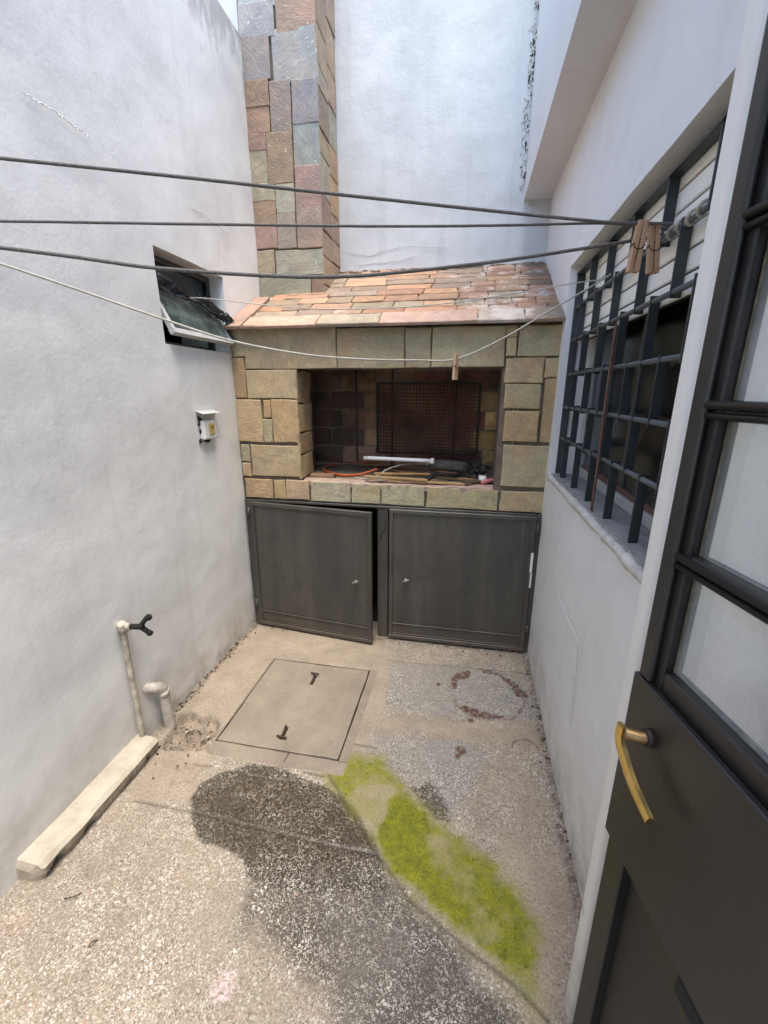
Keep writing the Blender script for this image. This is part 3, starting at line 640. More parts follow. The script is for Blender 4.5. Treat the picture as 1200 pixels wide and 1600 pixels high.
# cabinet shell (black inside), centre post
MB().bx(LW-.02, -1.345, CY, 3.05, -.05, .884).bx(.43, RX, CY, 3.05, -.05, .884).bx(-1.345, .43, 3.03, 3.05, -.05, .884).bx(-1.345, .43, CY+.02, 3.03, -.05, -.02).build('cabinet_shell', M['black'], bbq)
fr = MB().bx(-1.352, -1.322, FACE-.012, FACE+.02, -.01, .883, .003).bx(.414, .4435, FACE-.012, FACE+.02, -.01, .883, .003).bx(-1.322, .414, FACE-.004, FACE+.024, .868, .883, .002).bx(-.502, -.436, FACE+.0, FACE+.05, -.01, .867, .003).build('door_frame', M['door_grey'], bbq)
cr_ = MB(); P = [Vector((-.455, FACE-.002, .80)), Vector((-.452, FACE-.002, .76)), Vector((-.462, FACE-.002, .73)), Vector((-.478, FACE-.002, .70)), Vector((-.484, FACE-.002, .66))]
cr_.tube(smooth_path(P, 4), .0028, 6); cr_.build('latch_wire', M['dark_iron'], fr)
def steel_door(hinge, width, ang, right):
    """leaf in local coords: x 0..width from hinge, y=0 front; then rotated"""
    root = empty('cabinet_door', (0, 0, 0)); root.parent = bbq; s = -1 if right else 1
    root.location = Vector(hinge) - wloc(bbq); root.rotation_euler = (0, 0, ang)
    H0, H1 = .012, .872
    def lk(b_, nm, mat):
        bmesh.ops.recalc_face_normals(b_.bm, faces=b_.bm.faces)
        me = bpy.data.meshes.new(nm); b_.bm.to_mesh(me); b_.bm.free(); o = bpy.data.objects.new(nm, me); COL.objects.link(o); o.parent = root; me.materials.append(mat); return o
    X0 = lambda a, b__: (min(s*a, s*b__), max(s*a, s*b__))
    # slightly dished sheet
    b_ = MB(); nxp, nzp = 14, 14; g = {}
    for i in range(nxp+1):
        for j in range(nzp+1):
            u = i/nxp; w = j/nzp; d = .0015*noise.noise(Vector((u*3+(9 if right else 0), w*3, 2)))
            g[i, j] = b_.bm.verts.new(Vector((s*(.02+u*(width-.04)), .002+d, H0+.02+w*(H1-H0-.04))))
    for i in range(nxp):
        for j in range(nzp): 
            f = b_.bm.faces.new((g[i, j], g[i+1, j], g[i+1, j+1], g[i, j+1])); f.smooth = True
    b_.bx(*X0(.02, width-.02), .006, .012, H0+.02, H1-.02)
    lk(b_, 'panel', M['door_grey'])
    b_ = MB()
    b_.bx(*X0(0, width), -.008, .014, H1-.026, H1, .003).bx(*X0(0, width), -.008, .014, H0, H0+.026, .003)
    b_.bx(*X0(0, .026), -.008, .014, H0+.0262, H1-.0262, .003).bx(*X0(width-.026, width), -.008, .014, H0+.0262, H1-.0262, .003)
    lk(b_, 'leaf_frame', M['door_grey'])
    b_ = MB().bx(*X0(.027, width-.027), -.006, .0, .112, .121, .002).bx(*X0(.027, width-.027), -.005, .0, .045, .051, .0015)
    lk(b_, 'kick_rib', M['door_grey'])
    hx = s*(width-.105); b_ = MB(); b_.box((hx, -.004, .425), (.012, .014, .018), None, .002)
    b_.tube(smooth_path([Vector((hx-.018, -.018, .418)), Vector((hx-.004, -.022, .424)), Vector((hx+.012, -.02, .430)), Vector((hx+.022, -.018, .434))], 4), [.004, .005, .006, .007]+[.007]*9, 8); b_.sphere((hx+.004, -.014, .425), .009, (1, .8, .9), 2)
    lk(b_, 'latch_handle', M['zinc'])
    for z in (.12, .76):
        b_ = MB().tube([(s*-.008, -.006, z), (s*-.008, -.006, z+.075)], .0085, 10); lk(b_, 'hinge', M['door_grey'])
    return root
lk_ang = -math.atan2(.095, .815)
steel_door((-1.322, FACE-.016, 0), .815, lk_ang, False)
rd = steel_door((.412, FACE-.018, 0), .838, 0, True)
ch = MB(); ch.box((.405, FACE-.0285, .60), (.014, .002, .12), None, 0); ch.box((.409, FACE-.0285, .49), (.010, .002, .09), None, 0); ch.build('chipped_paint', M['white_plastic'], bbq)
# hood
E0, E1 = Vector((0, 2.372, 1.888)), Vector((0, BACK, 2.343)); HV = (E1-E0); HL = HV.length; HV.normalize(); HN = Vector((0, -HV.z, HV.y))
hd = MB(); ee = E0 + HV*.008 - HN*.012
hd.prism([(LW-.02, ee.y, ee.z), (LW-.02, E1.y+.02, E1.z-.012), (LW-.02, E1.y+.02, 1.905), (LW-.02, ee.y+.05, 1.879), (LW-.02, ee.y, 1.879)], (RX-.006-LW+.02, 0, 0))
hood = hd.build('hood', M['lime_grout'], bbq)
def ptile(x): p = onplane(x[0], x[1], E0, HN); return p.x, (p-E0).dot(HV)
TORG = Vector((0, 0, 0)) + E0 - HN*.0115
TC = [(.36, .19, .105), (.30, .16, .09), (.38, .225, .135), (.26, .175, .115), (.33, .195, .12), (.27, .20, .14)]
def tile(u0, v0, u1, v1, c=None, th=.0115):
    g = .002; q = [(u0+g, v0+g), (u1-g, v0+g), (u1-g, v1-g), (u0+g, v1-g)]
    stone('roof_tile', q, TORG, Vector((1, 0, 0)), HV, HN, th+random.uniform(-.0025, .003), M['roof_tile'], hood, vary(c or random.choice(TC), .15), .005, .004, 3, .003)
eave_x = [ptile(p)[0] for p in ((378, 509), (491, 508), (589, 508), (747, 501), (822, 499))] + [RX]
for i in range(5): tile(eave_x[i], -.012, eave_x[i+1], .135+random.uniform(-.012, .012), [(.44, .27, .19), (.36, .30, .22), (.44, .29, .21), (.50, .42, .34), (.40, .28, .18)][i], .019)
tile(LW+.0, -.012, eave_x[0]-.002, .47, (.42, .26, .18), .018)
vrows = [.137, .225, .325, .43, .53, .625, .715, .80, .885, HL-.005]
for r in range(len(vrows)-1):
    v0, v1 = vrows[r], vrows[r+1]; x = eave_x[0]+.002; lim = RX
    if v1 > .53: x = -.93 if v0 > .52 else x
    first = True
    while x < lim-.02:
        w = random.uniform(.15, .32) if x < -.1 else random.uniform(.12, .22)
        if first: w *= random.uniform(.5, 1); first = False
        e = x+w
        if lim-e < .07: e = lim
        if x > -.935 or v1 < .54:
            if random.random() < .18 and v1-v0 > .08: 
                m_ = (v0+v1)/2+random.uniform(-.01, .01); tile(x, v0, e, m_); tile(x, m_, e, v1)
            else: tile(x, v0+random.uniform(-.006, .006), e, v1+random.uniform(-.006, .0))
        x = e
# chimney
cx1 = -.928
chm = MB().bx(LW-.02, cx1-.013, CHIM+.013, BACK+.01, 1.95, 4.45).build('chimney', M['grout'], bbq)
CT, CG = (.36, .29, .195), (.33, .30, .23)
def cst(x0, y0, x1, y1, c, zo=(330, 0), s=4.0):
    a = on(zo[0]+x0/s, zo[1]+y0/s, 1, CHIM); d = on(zo[0]+x1/s, zo[1]+y1/s, 1, CHIM); g = 0
    ym = zo[1]+(y0+y1)/2/s; u0 = max(on(zo[0]+x0/s, ym, 1, CHIM).x, LW-.01); u1 = on(zo[0]+x1/s, ym, 1, CHIM).x
    if x1 > 640 and zo[0] == 330 or (zo[0] == 350 and x1 > 660): u1 = cx1-.002
    stone('stone', [(u0+g, d.z+g), (u1-g, d.z+g), (u1-g, a.z-g), (u0+g, a.z-g)], (0, CHIM+.013, 0), Vector((1, 0, 0)), Vector((0, 0, 1)), Vector((0, -1, 0)), .0125+random.uniform(-.003, .003), M['chimney_stone'], chm, vary(c), .0035, .002)
for a in [(110, -150, 390, 30, GRY), (110, 38, 388, 222, PUR), (400, -60, 650, 172, BRN), (190, 230, 365, 490, PUR), (378, 182, 660, 490, GRY), (205, 503, 358, 660, BRN), (366, 505, 497, 818, (.25, .21, .165)), (503, 497, 672, 762, PUR),
          (215, 668, 362, 826, BRN), (513, 774, 675, 1027, GRY), (225, 836, 340, 936, (.33, .21, .15)), (348, 830, 510, 1142, BRN), (225, 944, 348, 1142, CT), (525, 1037, 688, 1285, PNK), (235, 1150, 396, 1250, CT), (402, 1152, 520, 1327, CG),
          (245, 1258, 402, 1397, BRN), (535, 1292, 695, 1545, PNK), (412, 1335, 528, 1548, (.33, .26, .2)), (262, 1404, 408, 1548, PNK)]: cst(*a)
for a in [(210, 10, 338, 165, CT), (346, 10, 668, 165, CG), (215, 190, 582, 312, CG), (588, 190, 672, 312, BRN)]: cst(*a, zo=(350, 390), s=4.2857)
z = on(330, -40, 1, CHIM).z
while z < 4.4:
    h = random.uniform(.12, .22); x = LW-.005
    while x < cx1-.03:
        e = min(x+random.uniform(.13, .24), cx1-.002)
        if cx1-e < .07: e = cx1-.002
        stone('stone', [(x+.003, z+.003), (e-.003, z+.003), (e-.003, z+h-.003), (x+.003, z+h-.003)], (0, CHIM+.013, 0), Vector((1, 0, 0)), Vector((0, 0, 1)), Vector((0, -1, 0)), .0125, M['chimney_stone'], chm, vary(random.choice([GRY, BRN, PUR]))); x = e
    z += h
for (ya, yb) in ((CHIM+.003, CHIM+.20), (CHIM+.20, BACK-.002)):
    z = 2.06 if ya < 2.9 else 2.22
    z += random.uniform(-.05, .02)
    while z < 4.4:
        h = random.uniform(.10, .24); ym = yb
        stone('stone', [(ya+.003, z+.003), (yb-.003, z+.003), (yb-.003, z+h-.003), (ya+.003, z+h-.003)], (cx1-.013, 0, 0), Vector((0, 1, 0)), Vector((0, 0, 1)), Vector((1, 0, 0)), .0125+random.uniform(-.003, .003), M['chimney_stone'], chm, vary(random.choice([(.40, .26, .15), (.37, .28, .19), (.33, .24, .17), (.40, .29, .19), CG])), .005, .0025); z += h
# lime smeared at the hood's junction with the wall
lm = MB()
for k in range(90):
    x = random.uniform(-.93, .42); v = HL - abs(random.gauss(0, .018)); p = E0 + HV*v + HN*.0 + Vector((x, 0, 0)); s_ = random.uniform(.008, .022)
    lm.sphere(p, s_, (1.6, 1, .35), 1, .002)
tag(lm.build('mortar_fillet', M['lime_grout'], bbq), kind='stuff')

# ------------------------------------------------------------------ things inside the firebox
fz = 1.017
gy = 2.97
a, d = on(590, 599, 1, gy), on(744, 711, 1, gy)
gr = empty('grill_grate', ((a.x+d.x)/2, gy, d.z), 'rusty wire grill grate standing upright inside the stone barbecue', 'grate')
b = MB(); w = .012
b.bar((a.x, gy, a.z), (d.x, gy, a.z), .014, .016).bar((a.x, gy, d.z), (d.x, gy, d.z), .014, .016).bar((a.x, gy, d.z), (a.x, gy, a.z), .014, .016).bar((d.x, gy, d.z), (d.x, gy, a.z), .014, .016)
b.build('grate_frame', M['dark_iron'], gr)
b = MB(); k = a.x+.022
while k < d.x-.01: b.tube([(k, gy-.004, d.z), (k, gy-.004, a.z)], .0033, 5, False); k += .0225
k = d.z+.022
while k < a.z-.01: b.tube([(a.x, gy+.002, k), (d.x, gy+.002, k)], .0033, 5, False); k += .0225
tag(b.build('grate_wires', simple('grate_rust', (.15, .062, .04), .8, .0, .6, 10, .6, 200), gr), kind='stuff')
for px_, y_a, y_b, lab in ((556, 560, 722, 'thin dark iron rod hanging at the left inside the barbecue'), (613, 640, 729, 'short dark iron rod hanging in front of the white lamp tube'), (711, 640, 745, 'dark iron rod hanging in front of the grey log')):
    yy = 2.72; p0, p1 = on(px_, y_a, 1, yy), on(px_, y_b, 1, yy)
    p1.x = p0.x; p1.z = max(p1.z, 1.03)
    tag(MB().tube([(p0.x, yy, 1.88), (p0.x, yy, p1.z)], .006, 8).box((p0.x, yy, p1.z+.01), (.016, .016, .02), None, .003).build('grate_hanger', M['dark_iron']), lab, 'rod', 'iron hanger rods in the barbecue')
def flr(x, y, z): return on(x, y, 2, z)
hz = fz+.012
cpath = smooth_path([flr(590, 733, hz+.03), flr(560, 741.5, hz), flr(530, 742, hz), flr(508, 735, hz), flr(511, 729, hz), flr(530, 725, hz+.004), flr(556, 722.5, hz+.006), flr(585, 724, hz+.01), flr(600, 727, hz+.02)], 10)
tag(MB().tube(cpath, .0085, 10).build('orange_cable', M['orange']), 'coil of thick orange cable on the barbecue counter', 'cable')
P0, P1 = on(573, 717, 1, 2.64), on(672, 720, 1, 2.64)
lt = empty('tube_lamp', (P0+P1)/2, 'white bent tube lamp lying on the sticks in the barbecue', 'lamp')
tb = MB(); zc = P0.z
tb.tube(smooth_path([Vector((P1.x, 2.64, zc)), Vector((P0.x+.05, 2.64, zc+.006)), Vector((P0.x+.012, 2.64, zc+.006)), Vector((P0.x, 2.66, zc+.002)), Vector((P0.x+.012, 2.68, zc)), Vector((P1.x, 2.68, zc-.004))], 8), .012, 12)
tb.build('tube', simple('white_tube', (.85, .85, .84), .3, 0, .05), lt)
MB().box((P1.x+.012, 2.66, zc-.002), (.03, .07, .03), None, .006).build('lamp_base', M['white_plastic'], lt)
L0, L1 = on(672, 726, 1, 2.72), on(729, 730, 1, 2.72)
lg = MB(); pp = [L0.lerp(L1, t/6) + Vector((0, random.uniform(-.004, .004), random.uniform(-.003, .003))) for t in range(7)]
for p in pp: p.z = max(p.z, fz+.038)
lg.tube(pp, [.034, .037, .036, .038, .036, .037, .033], 14, True, .05); tag(lg.build('grey_log', M['log']), 'short grey weathered log lying behind the black hammer', 'log')
ST = [((538, 723), (690, 735), .022, (.34, .17, .08), 'long brown wooden strip under the white lamp tube'), ((575, 720), (718, 741), .02, (.28, .13, .06), 'dark brown strip crossing behind the hammer head'), ((600, 733), (742, 750), .024, (.40, .21, .09), 'orange brown strip slanting under the black hammer'),
      ((574, 749), (672, 741), .02, (.42, .25, .10), 'honey coloured strip beside the green scrap'), ((560, 752), (668, 751), .022, (.46, .29, .12), 'pale honey strip lying along the counter lip'), ((604, 752), (735, 757), .022, (.48, .31, .14), 'light wooden strip nearest the counter lip'),
      ((480, 722), (600, 727), .02, (.26, .13, .07), 'thin reddish strip behind the orange cable')]
for i, (p, q, w, c, lab) in enumerate(ST):
    zz2 = fz+.008+.009*((i*3) % 5); A_, B_ = flr(*p, zz2+.01), flr(*q, zz2)
    A_.y, B_.y = min(max(A_.y, 2.455), 3.0), min(max(B_.y, 2.455), 3.0)
    tag(MB().bar(A_, B_, w, .012, (0, 0, 1), .002).build('wooden_strip', M['stick'], None, c), lab, 'wood strip', 'wooden strips in the barbecue')
A_ = flr(489, 741, fz+.02); B_ = flr(518, 744, fz+.02)
tag(MB().box(((A_.x+B_.x)/2, 2.53, fz+.014), (B_.x-A_.x+.02, .06, .024), Matrix.Rotation(.05, 3, 'Z'), .003).build('wood_offcut', M['stick'], None, (.30, .18, .11)), 'small brown wood offcut beside the left stone jamb', 'wood block')
A_ = flr(724, 757, fz+.01); B_ = flr(772, 738, fz+.03)
A_.y = 2.47; B_.y = min(B_.y, 2.62)
tag(MB().bar(A_, B_, .05, .014, (0, 0, 1), .002).build('dark_board', M['stick'], None, (.12, .075, .05)), 'short dark board slanting toward the right stone jamb', 'board')
c0 = flr(640, 741, fz+.003); tag(MB().box((flr(600, 743, fz+.002).x, 2.60, fz+.004), (.07, .03, .008), Matrix.Rotation(.3, 3, 'Z'), .002).build('green_scrap', M['green']), 'small green plastic scrap among the wooden strips', 'scrap')
h0 = Vector((flr(672, 744, fz+.03).x, 2.50, fz+.032)); hm = empty('hammer', h0, 'black hammer resting on the wooden strips', 'hammer')
hx = h0
MB().tube([hx+Vector((-.012, -.012, -.012)), hx+Vector((.03, .06, .016))], .0145, 12).build('hammer_head', M['black'], hm)
MB().tube([hx+Vector((.02, .045, .012)), hx+Vector((.18, .10, .004))], [.011, .013], 10).build('hammer_handle', M['black'], hm)
q = Vector((flr(752, 745, fz+.01).x, 2.54, fz)); tr_ = MB().tube([q+Vector((0, 0, .008)), q+Vector((0, 0, .048))], .022, 20)
tag(tr_.build('tape_roll', M['white_plastic']), 'small white roll standing beside the right stone jamb', 'tape roll')
q = Vector((.13, 2.50, fz)); tag(MB().tube(smooth_path([q+Vector((-.03, 0, .012)), q+Vector((0, .02, .022)), q+Vector((.03, .05, .02)), q+Vector((.05, .09, .016))], 5), .013, 10).build('pink_rag', M['pink']), 'pink rolled scrap tucked against the right stone jamb', 'scrap')
wc = smooth_path([flr(553, 746, fz+.01), flr(566, 748, fz+.01), flr(588, 744, fz+.04), flr(606, 733, fz+.07), flr(630, 726, fz+.08), flr(655, 725, fz+.075), flr(668, 725, fz+.07)], 8)
for p in wc: p.y = min(p.y, 2.80)
tag(MB().tube(wc, .0035, 8).sphere(wc[-1], .010, (1.2, 1, 1.2), 2).build('white_wire', M['rope_pale']), 'thin white wire arching over the wooden strips', 'wire')
ash = MB()
for k in range(70):
    x = random.gauss(.06, .09); y = random.uniform(2.68, 2.98); ash.sphere((min(max(x, -.1), .27), y, fz+random.uniform(0, .05)), random.uniform(.01, .03), (1.2, 1, .7), 1, .006)
for k in range(40):
    p = Vector((random.uniform(-.05, .26), random.uniform(2.64, 2.9), fz+random.uniform(.02, .09))); v = Vector((random.uniform(-1, 1), random.uniform(-.5, .5), random.uniform(-.3, .5)))*.05
    ash.tube([p-v, p+v], .0025, 4)
tag(ash.build('ash_heap', M['ash']), 'heap of ash and twigs in the right rear of the barbecue', 'ash', kind='stuff')

# ------------------------------------------------------------------ window in the left wall: frame, tilted ribbed sash, rags
wy0, wy1, wz0, wz1 = WL
wl = empty('pivot_window', (LW-.09, (wy0+wy1)/2, wz0), 'small dark pivot window in the left wall with its ribbed sash tilted outward', 'window')
b = MB(); fx0, fx1 = LW-.115, LW-.085
b.bx(fx0, fx1, wy0+.001, wy0+.028, wz0+.001, wz1-.001, .003).bx(fx0, fx1, wy1-.028, wy1-.001, wz0+.001, wz1-.001, .003).bx(fx0, fx1, wy0+.028, wy1-.028, wz1-.028, wz1-.001, .003).bx(fx0, fx1, wy0+.028, wy1-.028, wz0+.001, wz0+.024, .003)
b.build('window_frame', M['frame_dark'], wl)
MB().bx(LW-.106, LW-.102, wy0+.028, wy1-.028, wz0+.20, wz1-.028).build('upper_pane', M['glass_dark'], wl)
MB().bx(LW-.112, LW-.088, wy0+.028, wy1-.028, wz0+.20, wz0+.222, .003).build('mullion', M['frame_dark'], wl)
# sash: hinge line inside, lower edge out over the courtyard
top_c, bot_c = Vector((LW-.075, 0, wz0+.25)), Vector((LW+.032, 0, wz0+.045))
sv = bot_c-top_c; SL = sv.length; svn = sv.normalized(); snn = Vector((svn.z, 0, -svn.x)); 
if snn.x < 0: snn = -snn
ya, yb = wy0+.02, wy1-.012
sash = MB()
def sb(s0, s1, y0, y1, th=.02):
    A_ = top_c+svn*s0; B_ = top_c+svn*s1
    P = [A_+snn*th/2, B_+snn*th/2, B_-snn*th/2, A_-snn*th/2]; sash.prism([(p.x, y0, p.z) for p in P], (0, y1-y0, 0))
sb(0, .02, ya, yb); sb(SL-.024, SL, ya, yb, .026); sb(.0202, SL-.0242, ya, ya+.024); sb(.0202, SL-.0242, yb-.024, yb)
so = sash.build('sash', M['frame_white'], wl)
rib = MB(); nr = 18
for k in range(nr):
    s0 = .021+(SL-.046)*k/nr; s1 = .021+(SL-.046)*(k+1)/nr; sm = (s0+s1)/2
    A_, B_, C_ = top_c+svn*s0, top_c+svn*sm+snn*.006, top_c+svn*s1
    v = [rib.bm.verts.new(Vector((p.x, y, p.z))) for p in (A_, B_, C_) for y in (ya+.024, yb-.024)]
    rib.bm.faces.new((v[0], v[1], v[3], v[2])); rib.bm.faces.new((v[2], v[3], v[5], v[4]))
rib.build('ribbed_pane', M['glass_rib'], so)
MB().bar((LW-.08, yb+.004, wz0+.21), (LW+.05, yb+.004, wz0+.06), .008, .014).build('stay_arm', M['frame_dark'], wl)
rg = MB()
def rag(pts, w, h):
    P = smooth_path(pts, 6); rows = []
    for i, p in enumerate(P):
        t = i/(len(P)-1); ww = h*(.55+.45*math.sin(t*9+1))*(1+random.uniform(-.25, .25))
        rows.append([rg.bm.verts.new(p+Vector((random.uniform(0, w)+w*math.sin(q*2.2), 0, ww*(.5-q/4)+random.uniform(-.006, .006)))) for q in range(5)])
    for a, b_ in zip(rows, rows[1:]):
        for q in range(4): 
            f = rg.bm.faces.new((a[q], a[q+1], b_[q+1], b_[q])); f.smooth = True
rag([Vector((LW-.05, ya+.02, wz0+.275)), Vector((LW-.04, ya+.15, wz0+.25)), Vector((LW-.03, ya+.26, wz0+.225)), Vector((LW-.03, ya+.36, wz0+.24)), Vector((LW-.02, ya+.46, wz0+.20)), Vector((LW+.0, yb-.01, wz0+.185))], .02, .07)
rag([Vector((LW-.03, ya+.30, wz0+.25)), Vector((LW-.01, ya+.40, wz0+.20)), Vector((LW+.005, ya+.48, wz0+.18)), Vector((LW+.03, yb+.005, wz0+.165))], .02, .06)
ro = rg.build('plastic_rag', M['rag']); tag(ro, 'dark crumpled plastic rag draped over the tilted window sash', 'rag')
so2 = ro.modifiers.new('thick', 'SOLIDIFY'); so2.thickness = .003

# ------------------------------------------------------------------ wall socket with little metal roof
sk = empty('wall_socket', (LW, 2.1, 1.3), 'small white wall socket with yellow insert under a metal flap', 'socket')
MB().box((LW+.012, 2.098, 1.345), (.03, .115, .10), None, .006, 2).build('socket_box', M['white_plastic'], sk)
MB().box((LW+.0285, 2.105, 1.348), (.004, .052, .056), None, .001).build('socket_insert', M['yellow'], sk)
MB().box((LW+.031, 2.105, 1.356), (.002, .012, .012)).build('socket_hole', M['black'], sk)
MB().prism([(LW-.01, 2.02, 1.446), (LW+.042, 2.02, 1.430), (LW+.042, 2.02, 1.4275), (LW-.01, 2.02, 1.4435)], (0, .165, 0)).build('metal_flap', M['sheet_metal'], sk)
hb = MB()
for k in range(16):
    y = random.uniform(2.03, 2.06); hb.sphere((LW+.004, y-.0, random.uniform(1.29, 1.41)), random.uniform(.006, .013), (.4, 1, 1), 1, .003)
hb.sphere((LW+.004, 2.09, 1.288), .016, (.4, 2, .7), 1, .003); hb.build('broken_plaster', M['black'], sk)

# ------------------------------------------------------------------ tap, drain elbow, kerb
tp = empty('garden_tap', (LW+.04, 1.33, 0), 'old tap with black handle on a thin pipe against the left wall', 'tap')
xt = LW+.02
MB().tube(smooth_path([Vector((xt+.004, 1.325, .06)), Vector((xt+.003, 1.327, .25)), Vector((xt, 1.328, .45)), Vector((xt, 1.33, .60))], 6), .0115, 12, True, .04).build('riser_pipe', M['old_plastic'], tp)
tb = MB().tube([(xt, 1.33, .585), (xt, 1.33, .625)], .019, 12).tube([(xt-.03, 1.33, .612), (xt+.035, 1.335, .612)], [.014, .015], 12).sphere((xt, 1.33, .618), .021)
tb.build('tap_body', M['old_plastic'], tp)
th_ = MB().tube([(xt+.02, 1.335, .612), (xt+.085, 1.345, .612)], [.011, .013], 10)
for sgn in (1, -1): th_.bar((xt+.070, 1.345, .612), (xt+.100, 1.362,   .612+sgn*.040), .017, .019, (0, 1, 0), .004)
th_.sphere((xt+.102, 1.362, .648), .0145, (1, 1, 1)).sphere((xt+.098, 1.36, .576), .013)
th_.build('tap_handle', M['black'], tp)
de = empty('drain_elbow', (LW+.05, 1.46, 0), 'short pale drain pipe with elbow bending into the left wall', 'pipe')
ex = LW+.038; ep = [Vector((ex+.002, 1.475, -.03)), Vector((ex, 1.472, .08)), Vector((ex, 1.468, .19)), Vector((ex, 1.455, .222)), Vector((ex-.012, 1.43, .240)), Vector((ex-.05, 1.412, .243))]
MB().tube(smooth_path(ep, 6), .0235, 16).build('bent_pipe', M['pvc'], de)
MB().tube([(ex, 1.4695, .172), (ex, 1.4665, .20)], .0265, 16).build('pipe_collar', M['pvc'], de)
kb = MB(); y0k, y1k = .778, 1.33; ns = 110; prev = None
for i in range(ns+1):
    y = y0k+(y1k-y0k)*i/ns; nz_ = lambda s: noise.noise(Vector((y*9, s, 3)))
    e = .045*max(0, noise.noise(Vector((y*16, 7, 1))))+.02*abs(noise.noise(Vector((y*60, 3, 1)))); tt = .88*min(1, .6+i*.16); h_ = .84*min(1, .62+i*.2)
    prof = [(LW-.01, (.088+.008*nz_(0))*h_), (LW+.015, (.083+.008*nz_(1))*h_), (LW+(.095+.008*nz_(2))*tt, (.078+.007*nz_(3))*h_), (LW+(.112+.008*nz_(4))*tt, .062*h_), (LW+(.112+.008*nz_(5))*tt-e*.5, .036*h_), (LW+(.106+.014*nz_(6))*tt-e, .012), (LW+.09*tt-e, -.02), (LW-.01, -.02)]
    rg_ = [kb.bm.verts.new(Vector((x, y, z))) for x, z in prof]
    if prev:
        for k in range(len(rg_)-1): kb.bm.faces.new((prev[k], prev[k+1], rg_[k+1], rg_[k]))
    else: kb.bm.faces.new(rg_[::-1])
    prev = rg_
kb.bm.faces.new(prev)
n = NT('kerb_cement'); mid = n.noise(12, 5, .65); fine = n.noise(90, 4, .65); zz = n.N('ShaderNodeSeparateXYZ', i_0=n.pos).outputs[2]
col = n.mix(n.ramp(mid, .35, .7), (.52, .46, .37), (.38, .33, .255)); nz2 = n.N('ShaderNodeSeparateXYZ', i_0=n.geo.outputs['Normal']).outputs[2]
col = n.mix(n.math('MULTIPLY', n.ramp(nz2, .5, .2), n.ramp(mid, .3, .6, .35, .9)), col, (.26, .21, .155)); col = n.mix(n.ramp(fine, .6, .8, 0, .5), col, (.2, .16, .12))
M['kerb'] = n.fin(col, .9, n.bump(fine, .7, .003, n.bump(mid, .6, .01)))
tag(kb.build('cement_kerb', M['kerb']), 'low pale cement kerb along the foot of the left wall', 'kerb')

# ------------------------------------------------------------------ inspection cover
cv = empty('inspection_cover', (-.757, 1.737, 0), 'square concrete inspection cover with two rusty iron lifting handles', 'cover')
n = NT('cover_concrete'); mid = n.noise(6, 6, .65); fine = n.noise(140, 4, .65)
col = n.mix(n.ramp(mid, .35, .7), (.27, .22, .168), (.195, .158, .122)); col = n.mix(n.ramp(fine, .62, .75, 0, .5), col, (.13, .1, .08)); col = n.mix(n.ramp(n.noise(40, 4, .7), .6, .72, 0, .4), col, (.45, .39, .31))
M['cover'] = n.fin(col, .85, n.bump(fine, .5, .002, n.bump(mid, .5, .008)))
def slab(name, x0, x1, y0, y1, zt, th, mat, parent, jit=.003, bev=.006):
    stone(name, [(x0, y0), (x1, y0), (x1, y1), (x0, y1)], (0, 0, zt-th), Vector((1, 0, 0)), Vector((0, 1, 0)), Vector((0, 0, 1)), th, mat, parent, (.3, .25, .2), bev, jit, 8, .0008)
slab('slab', -1.050, -.4755, 1.4305, 2.050, .0035, .036, M['cover'], cv, .002, .003)
slab('rim', -.4685, -.426, 1.425, 2.062, .0015, .035, M['cover'], cv, .0015, .003)
for x0, x1, dz in ((-1.06, -.70, .0), (-.698, -.426, -.0005)):
    slab('rim', x0, x1, 1.352, 1.4235, .0015+dz, .035, M['cover'], cv, .002, .003)
MB().bx(-1.062, -.436, 1.368, 2.064, -.032, -.016).bx(-1.0575, -1.0525, 1.425, 2.056, -.02, .0016, .0008).bx(-1.0525, -.472, 2.0525, 2.0568, -.02, .0016, .0008).build('gap_dirt', M['leaf'], cv)
for (p, q) in (((492, 1053), (487, 1068)), ((447, 1134), (440, 1152))):
    A_, B_ = on(*p, 2, .016), on(*q, 2, .012)
    h = MB().tube([A_, B_], .0065, 8)
    top_ = A_ if p[1] < 1100 else B_
    h.tube([top_+Vector((-.024, .003, .002)), top_+Vector((.024, -.003, .004))], .0048, 8); h.build('lifting_handle', M['rust'], cv)
    MB().box((A_+B_)/2-Vector((0, 0, .0095)), (.018, .075, .004), None, .0015).build('handle_recess', M['leaf'], cv)

# ------------------------------------------------------------------ window on the right: frame, pane, shutter, curtain
hwy0, hwy1, hwz0, hwz1 = WR
rwn = empty('house_window', (RW+.16, 1.7, hwz0), 'white shuttered window behind the bars in the right wall', 'window')
wx = RW+.135
b = MB().bx(wx, wx+.04, hwy0+.002, hwy0+.05, hwz0+.014, hwz1-.002, .003).bx(wx, wx+.04, hwy1-.05, hwy1-.002, hwz0+.014, hwz1-.002, .003).bx(wx, wx+.04, hwy0+.05, hwy1-.05, hwz1-.04, hwz1-.002, .003).bx(wx, wx+.04, hwy0+.05, hwy1-.05, hwz0+.014, hwz0+.055, .003)
b.build('window_frame', M['frame_white'], rwn)
MB().bx(wx+.012, wx+.03, hwy0+.05, hwy1-.05, hwz0+.056, hwz0+.075, .003).build('track', M['rust_pink'], rwn)
MB().bx(wx+.018, wx+.022, hwy0+.05, hwy1-.05, hwz0+.075, hwz1-.04).build('pane', M['glass_dark'], rwn)
for y in (1.72, 2.03): MB().bx(wx+.012, wx+.034, y, y+.035, hwz0+.0755, hwz1-.041, .003).build('sash_stile', M['frame_dark'], rwn)
sh = empty('roller_shutter', (wx-.02, 1.7, hwz1)); sh.parent = rwn; sh.location = Vector((wx-.02, 1.7, hwz1)) - wloc(rwn)
slh = .0545; z = hwz1-.012
